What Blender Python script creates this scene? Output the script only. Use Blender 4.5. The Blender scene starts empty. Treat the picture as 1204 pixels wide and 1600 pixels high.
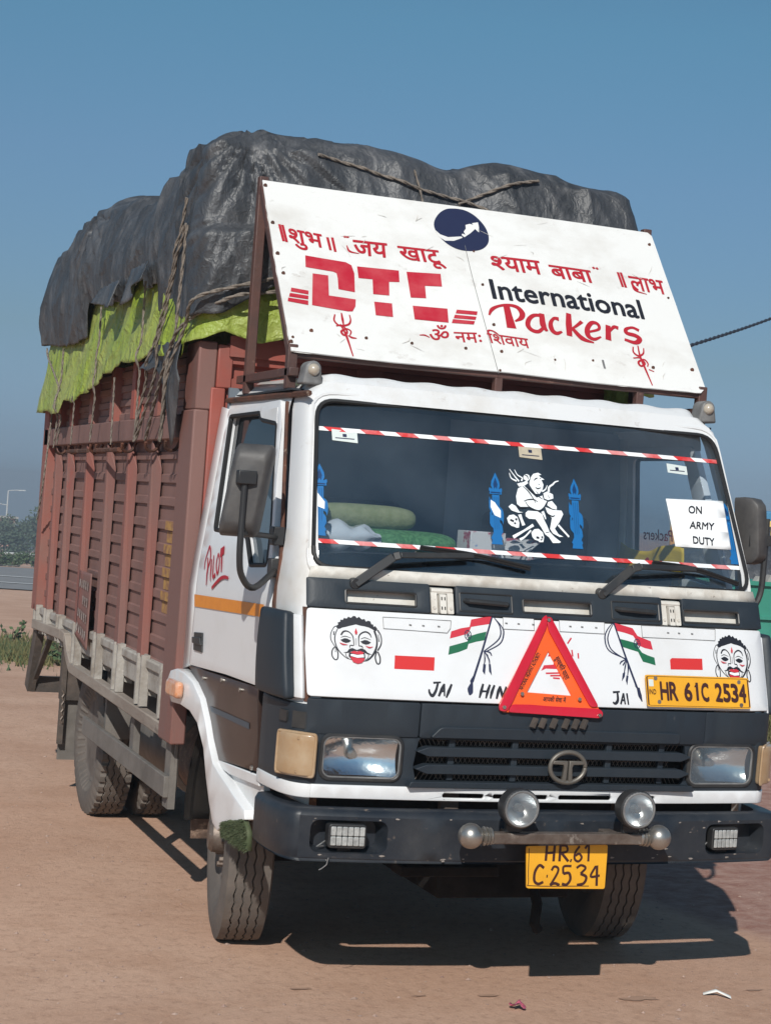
import bpy, bmesh, math, random
from mathutils import Vector, Matrix, noise
from mathutils.geometry import delaunay_2d_cdt
random.seed(7)
R = math.radians
HAZE = .0022
# ------------------------------------------------------------------ camera, sky, sun, exposure
scene = bpy.context.scene
cd = bpy.data.cameras.new('camera'); cam = bpy.data.objects.new('camera', cd)
scene.collection.objects.link(cam); scene.camera = cam
cd.sensor_fit = 'VERTICAL'; cd.sensor_height = 36; cd.lens = 36 * 2766.2 / 1600
cd.clip_start = .1; cd.clip_end = 4000
right = Vector((.93696756, -.34182525, .07243824)); look = Vector((.34280474, .93940596, -.00116298))
up = Vector((-.06765138, .02592184, .99737222))
cm = Matrix((right, up, -look)).transposed().to_4x4(); cm.translation = (-2.910528, -5.967827, 1.822733)
cam.matrix_world = cm
TO_SUN = Vector((-.32, -.59, .484)).normalized()
SUN_EL = math.asin(TO_SUN.z)
sd = bpy.data.lights.new('sun', 'SUN'); sd.energy = 4.15; sd.angle = R(.53); sd.color = (1, .955, .89)
so = bpy.data.objects.new('sun', sd); scene.collection.objects.link(so)
so.rotation_euler = TO_SUN.to_track_quat('Z', 'Y').to_euler(); so.location = (-6, -12, 12)
world = bpy.data.worlds.new('World'); scene.world = world; world.use_nodes = True
wn = world.node_tree; bg = wn.nodes['Background']
sky = wn.nodes.new('ShaderNodeTexSky'); sky.sky_type = 'NISHITA'; sky.sun_disc = False
sky.sun_elevation = SUN_EL; sky.sun_rotation = math.atan2(TO_SUN.x, TO_SUN.y)
sky.air_density = 1.0; sky.dust_density = .6; sky.ozone_density = 1.5; sky.altitude = 0
tc = wn.nodes.new('ShaderNodeTexCoord'); sx = wn.nodes.new('ShaderNodeSeparateXYZ'); cx = wn.nodes.new('ShaderNodeCombineXYZ')
mx = wn.nodes.new('ShaderNodeMath'); mx.operation = 'MAXIMUM'; mx.inputs[1].default_value = .03
wn.links.new(tc.outputs['Generated'], sx.inputs[0])
for i in (0, 1): wn.links.new(sx.outputs[i], cx.inputs[i])
wn.links.new(sx.outputs[2], mx.inputs[0]); wn.links.new(mx.outputs[0], cx.inputs[2]); wn.links.new(cx.outputs[0], sky.inputs['Vector'])
tint = wn.nodes.new('ShaderNodeMix'); tint.data_type = 'RGBA'; tint.blend_type = 'MULTIPLY'; tint.inputs[0].default_value = 1
wn.links.new(sky.outputs[0], tint.inputs[6]); tint.inputs[7].default_value = (1, 1, 1, 1)
ramp = wn.nodes.new('ShaderNodeValToRGB'); wn.links.new(mx.outputs[0], ramp.inputs[0]); wn.links.new(ramp.outputs[0], tint.inputs[7])
for i_, (z_, c_) in enumerate(((.03, (.41, .57, .97)), (.09, (.50, .625, .77)), (.187, (.615, .80, .915)), (.267, (.624, .96, 1.0)))):   # hazy air near the horizon
    e_ = ramp.color_ramp.elements[i_] if i_ < 2 else ramp.color_ramp.elements.new(z_)
    e_.position = z_; e_.color = (*c_, 1)
wn.links.new(tint.outputs[2], bg.inputs[0]); bg.inputs[1].default_value = .074
scene.view_settings.view_transform = 'Standard'; scene.view_settings.look = 'None'
scene.view_settings.exposure = 0; scene.view_settings.gamma = 1

# ------------------------------------------------------------------ materials
MAT = {}
def mat(name, c, rough=.6, metal=0., c2=None, ns=6., lo=.4, hi=.65, bump=0., bs=60., coat=0., stretch=None, c3=None, ns3=40., lo3=.6, hi3=.7, detail=6, spec=.5, grime=None):
    m = bpy.data.materials.new(name); m.use_nodes = True; nt = m.node_tree; p = nt.nodes['Principled BSDF']
    p.inputs['Roughness'].default_value = rough; p.inputs['Metallic'].default_value = metal
    p.inputs['Specular IOR Level'].default_value = spec
    if coat: p.inputs['Coat Weight'].default_value = coat; p.inputs['Coat Roughness'].default_value = .08
    t = nt.nodes.new('ShaderNodeTexCoord'); vec = t.outputs['Object']
    if stretch:
        mp = nt.nodes.new('ShaderNodeMapping'); mp.inputs['Scale'].default_value = stretch
        nt.links.new(vec, mp.inputs[0]); vec = mp.outputs[0]
    col = None
    def layer(prev, c_a, c_b, sc, l, h, seed):
        n = nt.nodes.new('ShaderNodeTexNoise'); n.inputs['Scale'].default_value = sc; n.inputs['Detail'].default_value = detail
        n.inputs['Roughness'].default_value = .65; n.noise_dimensions = '4D'; n.inputs['W'].default_value = seed
        nt.links.new(vec, n.inputs['Vector'])
        mr = nt.nodes.new('ShaderNodeMapRange'); mr.inputs[1].default_value = l; mr.inputs[2].default_value = h
        nt.links.new(n.outputs[0], mr.inputs[0])
        mi = nt.nodes.new('ShaderNodeMix'); mi.data_type = 'RGBA'; nt.links.new(mr.outputs[0], mi.inputs[0])
        if prev is None: mi.inputs[6].default_value = (*c_a, 1)
        else: nt.links.new(prev, mi.inputs[6])
        mi.inputs[7].default_value = (*c_b, 1)
        return mi.outputs[2]
    if c2: col = layer(None, c, c2, ns, lo, hi, 1.3)
    if c3: col = layer(col, c, c3, ns3, lo3, hi3, 7.7)
    if col is not None: nt.links.new(col, p.inputs['Base Color'])
    else: p.inputs['Base Color'].default_value = (*c, 1)
    if bump:
        n = nt.nodes.new('ShaderNodeTexNoise'); n.inputs['Scale'].default_value = bs; n.inputs['Detail'].default_value = 5
        nt.links.new(vec, n.inputs['Vector'])
        b = nt.nodes.new('ShaderNodeBump'); b.inputs['Strength'].default_value = bump; b.inputs['Distance'].default_value = .01
        nt.links.new(n.outputs[0], b.inputs['Height']); nt.links.new(b.outputs[0], p.inputs['Normal'])
    MAT[name] = m; return m

mat('white_paint', (.70, .71, .715), .36, c2=(.54, .51, .46), ns=3.2, lo=.48, hi=.8, c3=(.33, .27, .22), ns3=17, lo3=.63, hi3=.76, coat=.35, bump=.03, bs=9)
mat('bonnet_white', (.73, .745, .76), .3, c2=(.63, .63, .62), ns=3, lo=.48, hi=.8, c3=(.45, .42, .38), ns3=23, lo3=.66, hi3=.8, coat=.4, bump=.02, bs=6)
mat('old_white', (.66, .64, .59), .55, c2=(.44, .39, .33), ns=5, lo=.45, hi=.7, c3=(.2, .15, .12), ns3=45, lo3=.64, hi3=.72, bump=.1, bs=30)
mat('board_white', (.74, .74, .72), .5, c2=(.58, .56, .52), ns=2.5, lo=.48, hi=.75, c3=(.40, .36, .32), ns3=12, lo3=.62, hi3=.8, stretch=(1, 1, 1.6), bump=.06, bs=4)
mat('charcoal', (.018, .026, .036), .5, spec=.35, c2=(.03, .038, .046), ns=3, lo=.4, hi=.7, c3=(.11, .1, .09), ns3=30, lo3=.66, hi3=.8, stretch=(1, 1, .35), bump=.05, bs=120)
mat('bumper_black', (.012, .017, .025), .42, spec=.35, c2=(.04, .043, .048), ns=4, lo=.4, hi=.7, c3=(.2, .16, .13), ns3=30, lo3=.62, hi3=.76, bump=.08, bs=40)
mat('black_plastic', (.022, .023, .025), .45, c2=(.045, .043, .04), ns=8, lo=.45, hi=.7)
mat('dark_hole', (.006, .006, .006), .9)
mat('rubber', (.012, .012, .013), .6)
mat('grey_trim', (.2, .2, .2), .5, c2=(.1, .1, .1), ns=12)
mat('mirror_grey', (.055, .053, .054), .55, c2=(.1, .095, .09), ns=7, bump=.08, bs=200)
mat('under_shaded', (.009, .008, .008), .95, spec=.2, c2=(.02, .017, .015), ns=8, bump=.3, bs=40)  # underbody steel near black: shade under the truck put into the colour
mat('brown_panel', (.035, .02, .016), .35, c2=(.055, .034, .028), ns=4, coat=.15)
mat('blue_trim', (.035, .06, .085), .35)
mat('rust', (.12, .045, .025), .8, c2=(.05, .025, .018), ns=14, c3=(.3, .25, .2), ns3=20, lo3=.6, hi3=.7, bump=.3, bs=60)
mat('frame_brown', (.1, .045, .036), .55, c2=(.07, .04, .035), ns=8, c3=(.2, .11, .08), ns3=24, lo3=.6, hi3=.7, bump=.12, bs=60)
mat('cargo_red', (.29, .075, .055), .6, c2=(.22, .11, .09), ns=2.4, lo=.4, hi=.62, c3=(.33, .05, .032), ns3=3.1, lo3=.6, hi3=.75, bump=.1, bs=25, stretch=(1, 1, .5))
mat('cargo_dusty', (.175, .094, .080), .7, c2=(.235, .128, .11), ns=3, lo=.4, hi=.65, c3=(.22, .052, .042), ns3=5, lo3=.62, hi3=.72, bump=.12, bs=30, stretch=(1, 1, .5))
mat('cargo_post', (.19, .10, .086), .68, c2=(.25, .085, .066), ns=1.6, lo=.45, hi=.62, c3=(.28, .045, .032), ns3=4, lo3=.63, hi3=.74, bump=.1, bs=30, stretch=(1, 1, .35))
mat('cargo_front', (.32, .075, .055), .55, c2=(.24, .085, .068), ns=3, bump=.08, bs=20)
mat('dust_wood', (.23, .19, .16), .85, c2=(.33, .29, .25), ns=5, lo=.4, hi=.65, c3=(.12, .085, .07), ns3=14, lo3=.6, hi3=.72, bump=.35, bs=45, stretch=(1, .3, 1))
mat('pale_wood', (.36, .34, .31), .85, c2=(.23, .2, .17), ns=9, lo=.45, hi=.65, c3=(.5, .48, .45), ns3=22, lo3=.6, hi3=.7, bump=.3, bs=40)
mat('under_steel', (.05, .042, .037), .8, c2=(.11, .085, .07), ns=8, lo=.4, hi=.7, bump=.3, bs=40)
mat('mud', (.2, .13, .095), .95, c2=(.1, .07, .055), ns=9, c3=(.32, .23, .17), ns3=30, lo3=.55, hi3=.7, bump=.9, bs=25)
mat('grey_plate', (.17, .155, .14), .7, c2=(.11, .1, .09), ns=5, bump=.2, bs=30)
mat('dusty_rubber', (.105, .092, .082), .85, c2=(.16, .135, .115), ns=7, lo=.4, hi=.7, bump=.15, bs=90)
mat('dark_rubber', (.03, .029, .028), .8, c2=(.07, .062, .055), ns=7, lo=.45, hi=.7)
mat('rim', (.15, .13, .115), .75, c2=(.09, .075, .065), ns=9, bump=.2, bs=40)
mat('steel', (.42, .4, .37), .33, .85, c2=(.25, .22, .19), ns=9, lo=.5, hi=.7)
mat('old_steel', (.2, .165, .14), .5, .55, c2=(.11, .08, .065), ns=12, c3=(.36, .32, .28), ns3=18, lo3=.58, hi3=.66, bump=.15, bs=50)
mat('chrome', (.8, .8, .8), .12, 1)
mat('lamp_silver', (.85, .88, .9), .14, 1, bump=.5, bs=9)
mat('spot_silver', (.9, .92, .94), .3, 1, bump=.3, bs=25)
mat('emblem', (.17, .155, .135), .45, .5)
mat('amber', (.36, .235, .13), .35, c2=(.42, .31, .2), ns=10, coat=.6)
mat('orange_lamp', (.6, .2, .06), .25, c2=(.62, .45, .35), ns=14, coat=.6)
mat('lamp_cream', (.42, .37, .3), .3, coat=.6)
mat('led', (.42, .43, .42), .2, c2=(.24, .25, .25), ns=45, coat=.6)
mat('plate_yellow', (.8, .4, .022), .45, c2=(.72, .34, .02), ns=6, c3=(.5, .25, .03), ns3=30, lo3=.68, hi3=.8)
mat('plate_ink', (.05, .014, .012), .5)
mat('ink', (.012, .013, .02), .5)
mat('navy', (.014, .02, .06), .5)
mat('sign_red', (.45, .012, .03), .5, c2=(.52, .06, .075), ns=7, lo=.42, hi=.66)
mat('brush_red', (.42, .014, .026), .5)
mat('flag_red', (.55, .03, .05), .45)
mat('flag_green', (.012, .13, .06), .45)
mat('reflector_red', (.62, .035, .03), .25, coat=.6)
mat('reflector_amber', (.75, .26, .012), .3, c2=(.68, .22, .01), ns=20)
mat('tri_red', (.55, .012, .028), .22, coat=.8)
mat('tri_orange', (.85, .11, .018), .35)
mat('decal_white', (.82, .86, .88), .45)
mat('decal_blue', (.012, .14, .38), .4)
mat('decal_deep_blue', (.006, .04, .13), .4)
mat('tape_white', (.82, .84, .86), .45)
mat('tape_red', (.62, .035, .035), .45, c2=(.7, .3, .3), ns=5, lo=.45, hi=.62)
mat('paper', (.85, .87, .88), .7, bump=.1, bs=12)
mat('sticker', (.62, .68, .66), .5)
mat('old_sticker', (.5, .44, .33), .6, c2=(.4, .35, .27), ns=30)
mat('interior', (.02, .025, .033), .8)
mat('interior_grey', (.13, .155, .185), .75, c2=(.1, .12, .15), ns=4)
mat('dash', (.02, .022, .026), .7)
mat('seat_cloth', (.03, .04, .07), .9, c2=(.05, .06, .1), ns=16)
mat('bolster', (.2, .22, .1), .9, c2=(.27, .28, .15), ns=20, bump=.4, bs=60)
mat('plaid', (.05, .16, .05), .9, c2=(.1, .25, .09), ns=60, lo=.45, hi=.55)
mat('clear_bag', (.6, .62, .65), .12, bump=.6, bs=14, coat=.5)
mat('magazine', (.7, .66, .64), .4, c2=(.45, .08, .12), ns=14, lo=.55, hi=.6, c3=(.2, .3, .5), ns3=20, lo3=.6, hi3=.65)
mat('yellow_bag', (.7, .48, .04), .5, bump=.5, bs=12)
mat('black_tarp', (.034, .037, .042), .5, c2=(.07, .074, .082), ns=3.5, lo=.38, hi=.66, c3=(.15, .15, .155), ns3=11, lo3=.5, hi3=.78, bump=.25, bs=22, spec=.5, stretch=(1, 1, .45))
mat('green_tarp', (.25, .335, .04), .5, c2=(.31, .34, .11), ns=2.2, lo=.42, hi=.65, bump=.8, bs=14)
def crinkle(name, parts):
    """creases of a plastic sheet: folded noise, stretched down the fall of the sheet"""
    nt = MAT[name].node_tree; N = nt.nodes; L = nt.links; p = N['Principled BSDF']; prev = p.inputs['Normal'].links[0].from_node
    t = N.new('ShaderNodeTexCoord')
    for sc, st, stretch, dist in parts:
        mp = N.new('ShaderNodeMapping'); mp.inputs['Scale'].default_value = stretch; mp.inputs['Rotation'].default_value = (.3, .2, .4); L.new(t.outputs['Object'], mp.inputs[0])
        n = N.new('ShaderNodeTexNoise'); n.inputs['Scale'].default_value = sc; n.inputs['Detail'].default_value = 3; n.inputs['Distortion'].default_value = dist; L.new(mp.outputs[0], n.inputs[0])
        a = N.new('ShaderNodeMath'); a.operation = 'SUBTRACT'; a.inputs[1].default_value = .5; L.new(n.outputs[0], a.inputs[0])
        b_ = N.new('ShaderNodeMath'); b_.operation = 'ABSOLUTE'; L.new(a.outputs[0], b_.inputs[0])
        c = N.new('ShaderNodeMapRange'); c.inputs[1].default_value = 0; c.inputs[2].default_value = .09; c.inputs[3].default_value = 1; c.inputs[4].default_value = 0; L.new(b_.outputs[0], c.inputs[0])
        b = N.new('ShaderNodeBump'); b.inputs['Strength'].default_value = st; b.inputs['Distance'].default_value = .012; L.new(c.outputs[0], b.inputs['Height']); L.new(prev.outputs[0], b.inputs['Normal']); prev = b
    L.new(prev.outputs[0], p.inputs['Normal'])
crinkle('black_tarp', ((1.6, .5, (1, 1, .35), .3), (3.6, .36, (1, 1, .4), .4), (8, .26, (1, 1, .6), .5), (22, .20, (1, 1, .9), .4)))
crinkle('green_tarp', ((4, .5, (1, 1, .8), .6), (10, .35, (1, 1, 1), .6), (26, .15, (1, 1, 1), .4)))
mat('rope', (.23, .195, .165), .95, c2=(.1, .085, .07), ns=60)
mat('cable', (.03, .04, .06), .7)
mat('grass_mat', (.055, .075, .032), .9, c2=(.09, .105, .055), ns=40)
mat('lamp_pole', (.5, .52, .52), .5)
mat('leaf', (.04, .075, .03), .7, c2=(.08, .12, .05), ns=.8)
mat('leaf_dry', (.16, .14, .055), .85, c2=(.09, .1, .04), ns=2)
mat('leaf_far', (.045, .075, .045), .8, c2=(.075, .1, .06), ns=.2)
mat('bark', (.1, .075, .055), .9)
mat('brick_wall', (.36, .2, .15), .85, c2=(.42, .27, .21), ns=.4)
mat('concrete', (.4, .38, .35), .85, c2=(.3, .28, .26), ns=3)
mat('green_metal', (.035, .23, .16), .5, c2=(.05, .27, .2), ns=2, c3=(.16, .17, .13), ns3=9, lo3=.66, hi3=.8)
mat('truck_orange', (.6, .25, .04), .5)
mat('truck_yellow', (.7, .5, .15), .5)
mat('truck_blue', (.03, .18, .35), .5)
mat('truck_red', (.35, .08, .05), .5)
mat('asphalt', (.2, .2, .2), .9, c2=(.26, .25, .245), ns=1.2, bump=.2, bs=80)
mat('road_paint', (.7, .7, .68), .7)
mat('litter', (.75, .75, .72), .5)
mat('litter_pink', (.6, .12, .18), .4, c2=(.1, .05, .1), ns=60)

def ground_material():
    m = bpy.data.materials.new('soil'); m.use_nodes = True; nt = m.node_tree; N = nt.nodes; L = nt.links; p = N['Principled BSDF']
    p.inputs['Roughness'].default_value = .95; p.inputs['Specular IOR Level'].default_value = .2
    t = N.new('ShaderNodeTexCoord')
    def ns(sc, det=6, rough=.6, scale=(1, 1, 1), loc=(0, 0, 0)):
        mp = N.new('ShaderNodeMapping'); mp.inputs['Scale'].default_value = scale; mp.inputs['Location'].default_value = loc
        L.new(t.outputs['Object'], mp.inputs[0])
        n = N.new('ShaderNodeTexNoise'); n.inputs['Scale'].default_value = sc; n.inputs['Detail'].default_value = det
        n.inputs['Roughness'].default_value = rough; L.new(mp.outputs[0], n.inputs[0]); return n.outputs[0]
    def mixc(f, a, b, lo, hi):
        mr = N.new('ShaderNodeMapRange'); mr.inputs[1].default_value = lo; mr.inputs[2].default_value = hi; L.new(f, mr.inputs[0])
        mi = N.new('ShaderNodeMix'); mi.data_type = 'RGBA'; L.new(mr.outputs[0], mi.inputs[0])
        for k, v in ((6, a), (7, b)):
            if isinstance(v, tuple): mi.inputs[k].default_value = (*v, 1)
            else: L.new(v, mi.inputs[k])
        return mi.outputs[2]
    c = mixc(ns(.5), SOIL_A, SOIL_B, .4, .62)
    c = mixc(ns(1.7, 8, .72, (1, 1.25, 1)), c, SOIL_C, .48, .78)
    c = mixc(ns(21, 9, .8), c, SOIL_D, .5, .7)
    c = mixc(ns(95, 4, .8), c, SOIL_E, .6, .75)                       # grit
    # reddish broken soil away to the right of the truck
    sp = N.new('ShaderNodeSeparateXYZ'); L.new(t.outputs['Object'], sp.inputs[0])
    def lin(kx, ky, c0):
        m1 = N.new('ShaderNodeMath'); m1.operation = 'MULTIPLY_ADD'; m1.inputs[1].default_value = ky; m1.inputs[2].default_value = c0; L.new(sp.outputs[1], m1.inputs[0])
        m2 = N.new('ShaderNodeMath'); m2.operation = 'MULTIPLY_ADD'; m2.inputs[1].default_value = kx; L.new(sp.outputs[0], m2.inputs[0]); L.new(m1.outputs[0], m2.inputs[2]); return m2.outputs[0]
    mn = N.new('ShaderNodeMath'); mn.operation = 'MINIMUM'; L.new(lin(1, .35, -1.85), mn.inputs[0]); L.new(lin(1, -.3, -.2), mn.inputs[1])
    a = N.new('ShaderNodeMath'); a.operation = 'MULTIPLY_ADD'; a.inputs[1].default_value = 1.2; L.new(mn.outputs[0], a.inputs[0]); L.new(ns(.9, 6), a.inputs[2])
    red = mixc(ns(7, 8, .78, (1, 1.5, 1)), SOIL_R, SOIL_R2, .4, .6)
    c = mixc(a.outputs[0], c, red, .4, .7)
    L.new(c, p.inputs['Base Color'])
    b1 = N.new('ShaderNodeBump'); b1.inputs['Strength'].default_value = .45; b1.inputs['Distance'].default_value = .012; L.new(ns(70, 6, .8), b1.inputs['Height'])
    b2 = N.new('ShaderNodeBump'); b2.inputs['Strength'].default_value = .32; b2.inputs['Distance'].default_value = .04; L.new(ns(7, 9, .72), b2.inputs['Height'])
    L.new(b1.outputs[0], b2.inputs['Normal']); L.new(b2.outputs[0], p.inputs['Normal'])
    MAT['soil'] = m
SOIL_A = (.525, .328, .232); SOIL_B = (.6, .392, .283); SOIL_C = (.44, .258, .172); SOIL_D = (.36, .215, .15); SOIL_E = (.62, .5, .42)
SOIL_R = (.3, .155, .12); SOIL_R2 = (.42, .27, .22)
ground_material()

def glass(name, tintc, base, haze=0.):
    m = bpy.data.materials.new(name); m.use_nodes = True; nt = m.node_tree; nt.nodes.clear(); N = nt.nodes; L = nt.links
    o = N.new('ShaderNodeOutputMaterial'); tr = N.new('ShaderNodeBsdfTransparent'); gl = N.new('ShaderNodeBsdfGlossy')
    mixn = N.new('ShaderNodeMixShader'); lw = N.new('ShaderNodeLayerWeight'); lw.inputs[0].default_value = .5
    pw_ = N.new('ShaderNodeMath'); pw_.operation = 'POWER'; pw_.inputs[1].default_value = 4.; L.new(lw.outputs['Facing'], pw_.inputs[0])
    ma = N.new('ShaderNodeMath'); ma.operation = 'MULTIPLY_ADD'; ma.inputs[1].default_value = 1 - base; ma.inputs[2].default_value = base; L.new(pw_.outputs[0], ma.inputs[0])
    tr.inputs[0].default_value = (*tintc, 1); gl.inputs['Roughness'].default_value = .02
    L.new(ma.outputs[0], mixn.inputs[0]); L.new(tr.outputs[0], mixn.inputs[1]); L.new(gl.outputs[0], mixn.inputs[2]); last = mixn.outputs[0]
    if haze:                                       # dust film tinted blue, a pale sheen painted onto the pane
        di = N.new('ShaderNodeBsdfDiffuse'); di.inputs[0].default_value = (.32, .42, .52, 1); m2 = N.new('ShaderNodeMixShader')
        t = N.new('ShaderNodeTexCoord'); n = N.new('ShaderNodeTexNoise'); n.inputs['Scale'].default_value = 3; n.inputs['Detail'].default_value = 8; L.new(t.outputs['Object'], n.inputs[0])
        mr = N.new('ShaderNodeMapRange'); mr.inputs[1].default_value = .35; mr.inputs[2].default_value = .75; mr.inputs[3].default_value = haze * .3; mr.inputs[4].default_value = haze * 1.6; L.new(n.outputs[0], mr.inputs[0])
        L.new(mr.outputs[0], m2.inputs[0]); L.new(last, m2.inputs[1]); L.new(di.outputs[0], m2.inputs[2]); last = m2.outputs[0]
    L.new(last, o.inputs[0]); MAT[name] = m
glass('windscreen_glass', (.86, .92, .96), .165, .06)
glass('side_glass', (.86, .92, .95), .09, .02)
glass('lamp_glass', (.95, .97, .98), .06, .03)
glass('dusty_bright_lamp_glass', (.85, .85, .83), .05, .16)

# ------------------------------------------------------------------ building helpers
COL = scene.collection
def props(o, label=None, cat=None, group=None, kind=None):
    for k, v in (('label', label), ('category', cat), ('group', group), ('kind', kind)):
        if v: o[k] = v
    return o
def thing(name, label, cat, loc=(0, 0, 0), group=None):
    o = bpy.data.objects.new(name, None); COL.objects.link(o); o.location = loc; o.empty_display_size = .2
    return props(o, label, cat, group)
class MB:
    def __init__(s): s.v = []; s.f = []; s.m = []; s.mi = 0
    def add(s, vs, fs):
        b = len(s.v); s.v += [tuple(v) for v in vs]; s.f += [tuple(i + b for i in f) for f in fs]; s.m += [s.mi] * len(fs); return s
    def box(s, a, b):
        x0, y0, z0 = a; x1, y1, z1 = b
        vs = [(x, y, z) for z in (z0, z1) for y in (y0, y1) for x in (x0, x1)]
        return s.add(vs, [(0, 2, 3, 1), (4, 5, 7, 6), (0, 1, 5, 4), (2, 6, 7, 3), (0, 4, 6, 2), (1, 3, 7, 5)])
    def bar(s, p, q, w, h, upv=(0, 0, 1)):       # box beam from p to q
        p, q = Vector(p), Vector(q); d = (q - p).normalized(); u = Vector(upv)
        if abs(d.dot(u)) > .98: u = Vector((0, 1, 0)) if abs(d.y) < .9 else Vector((1, 0, 0))
        a = d.cross(u).normalized() * w / 2; b = a.cross(d).normalized() * h / 2
        vs = [c + sa * a + sb * b for c in (p, q) for sb in (-1, 1) for sa in (-1, 1)]
        return s.add(vs, [(0, 2, 3, 1), (4, 5, 7, 6), (0, 1, 5, 4), (2, 6, 7, 3), (0, 4, 6, 2), (1, 3, 7, 5)])
    def tube(s, pts, r, n=8, cap=True):
        pts = [Vector(p) for p in pts]; rs = r if isinstance(r, (list, tuple)) else [r] * len(pts)
        vs = []; fs = []; prev = None
        for i, p in enumerate(pts):
            d = (pts[min(i + 1, len(pts) - 1)] - pts[max(i - 1, 0)]).normalized()
            if prev is None: a = d.orthogonal().normalized()
            else: a = (prev - d * prev.dot(d)).normalized()
            prev = a; b = d.cross(a)
            for k in range(n):
                t = 2 * math.pi * k / n; vs.append(p + (a * math.cos(t) + b * math.sin(t)) * rs[i])
        for i in range(len(pts) - 1):
            for k in range(n):
                fs.append((i * n + k, i * n + (k + 1) % n, (i + 1) * n + (k + 1) % n, (i + 1) * n + k))
        if cap: fs += [tuple(range(n))[::-1], tuple(range((len(pts) - 1) * n, len(pts) * n))]
        return s.add(vs, fs)
    def lathe(s, prof, o=(0, 0, 0), axis='x', n=32, cap=True):   # prof: (along axis, radius)
        vs = []; fs = []
        for a, r in prof:
            for k in range(n):
                t = 2 * math.pi * k / n; c, w = r * math.cos(t), r * math.sin(t)
                q = {'x': (a, c, w), 'y': (c, a, w), 'z': (c, w, a)}[axis]
                vs.append((q[0] + o[0], q[1] + o[1], q[2] + o[2]))
        for i in range(len(prof) - 1):
            for k in range(n): fs.append((i * n + k, i * n + (k + 1) % n, (i + 1) * n + (k + 1) % n, (i + 1) * n + k))
        if cap: fs += [tuple(range(n)), tuple(range((len(prof) - 1) * n, len(prof) * n))]
        return s.add(vs, fs)
    def prism(s, loop, f0, f1):                   # loop of (u,v); f0/f1 map them to the two faces
        n = len(loop); vs = [f0(*p) for p in loop] + [f1(*p) for p in loop]
        return s.add(vs, [tuple(range(n)), tuple(range(2 * n - 1, n - 1, -1))] + [(i, i + n, (i + 1) % n + n, (i + 1) % n) for i in range(n)])
    def grid(s, fn, us, vs_):
        nu, nv = len(us), len(vs_)
        return s.add([fn(u, v) for v in vs_ for u in us], [(j * nu + i, j * nu + i + 1, (j + 1) * nu + i + 1, (j + 1) * nu + i) for j in range(nv - 1) for i in range(nu - 1)])
    def build(s, name, m, parent=None, smooth=True, bevel=0., solid=0., loc=None, angle=35, seg=2, sub=0, offset=0.):
        me = bpy.data.meshes.new(name)
        o0 = Vector(loc) if loc else Vector((0, 0, 0))
        me.from_pydata([Vector(v) - o0 for v in s.v], [], s.f)
        ms = m if isinstance(m, (list, tuple)) else [m]
        for q in ms: me.materials.append(MAT[q])
        if len(ms) > 1: me.polygons.foreach_set('material_index', s.m)
        bm = bmesh.new(); bm.from_mesh(me); bmesh.ops.recalc_face_normals(bm, faces=bm.faces); bm.to_mesh(me); bm.free()
        if smooth:
            me.shade_smooth(); me.set_sharp_from_angle(angle=R(angle))
        o = bpy.data.objects.new(name, me); COL.objects.link(o); o.location = o0
        if parent: o.parent = parent
        if parent and parent.type == 'EMPTY': o.location = o0 - parent.location
        if solid:
            md = o.modifiers.new('thickness', 'SOLIDIFY'); md.thickness = solid; md.offset = offset
        if bevel:
            md = o.modifiers.new('bevel', 'BEVEL'); md.width = bevel; md.segments = seg; md.limit_method = 'ANGLE'; md.angle_limit = R(40)
        return o
def inside(p, loop):
    x, y = p; c = False; j = len(loop) - 1
    for i in range(len(loop)):
        xi, yi = loop[i]; xj, yj = loop[j]
        if (yi > y) != (yj > y) and x < (xj - xi) * (y - yi) / (yj - yi) + xi: c = not c
        j = i
    return c
def fill(outer, holes=(), step=0.):               # 2-D area with holes -> vertices, triangles
    vs = []; es = []
    for lp in [outer, *holes]:
        q = []
        for i in range(len(lp)):                  # split long edges so that the area can follow a curved face
            a, b = lp[i], lp[(i + 1) % len(lp)]
            k = max(1, int(math.hypot(b[0] - a[0], b[1] - a[1]) / step)) if step else 1
            q += [(a[0] + (b[0] - a[0]) * t / k, a[1] + (b[1] - a[1]) * t / k) for t in range(k)]
        b0 = len(vs); vs += q; es += [(b0 + i, b0 + (i + 1) % len(q)) for i in range(len(q))]
    if step:
        x0, x1 = min(p[0] for p in outer), max(p[0] for p in outer); y0, y1 = min(p[1] for p in outer), max(p[1] for p in outer)
        for i in range(int((x1 - x0) / step) + 1):
            for j in range(int((y1 - y0) / step) + 1):
                p = (x0 + (i + .5) * step, y0 + (j + .5) * step)
                if inside(p, outer) and not any(inside(p, h) for h in holes): vs.append(p)
    r = delaunay_2d_cdt([Vector(p) for p in vs], es, [], 0, 1e-6)
    v2 = [tuple(v) for v in r[0]]; out = []
    for f in r[2]:
        c = (sum(v2[i][0] for i in f) / 3, sum(v2[i][1] for i in f) / 3)
        if inside(c, outer) and not any(inside(c, h) for h in holes): out.append(tuple(f))
    return v2, out
def rrect(x0, y0, x1, y1, r, n=5):
    out = []
    for cx_, cy_, a in ((x1 - r, y0 + r, -90), (x1 - r, y1 - r, 0), (x0 + r, y1 - r, 90), (x0 + r, y0 + r, 180)):
        for k in range(n + 1):
            t = R(a + 90 * k / n); out.append((cx_ + r * math.cos(t), cy_ + r * math.sin(t)))
    return out
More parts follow.
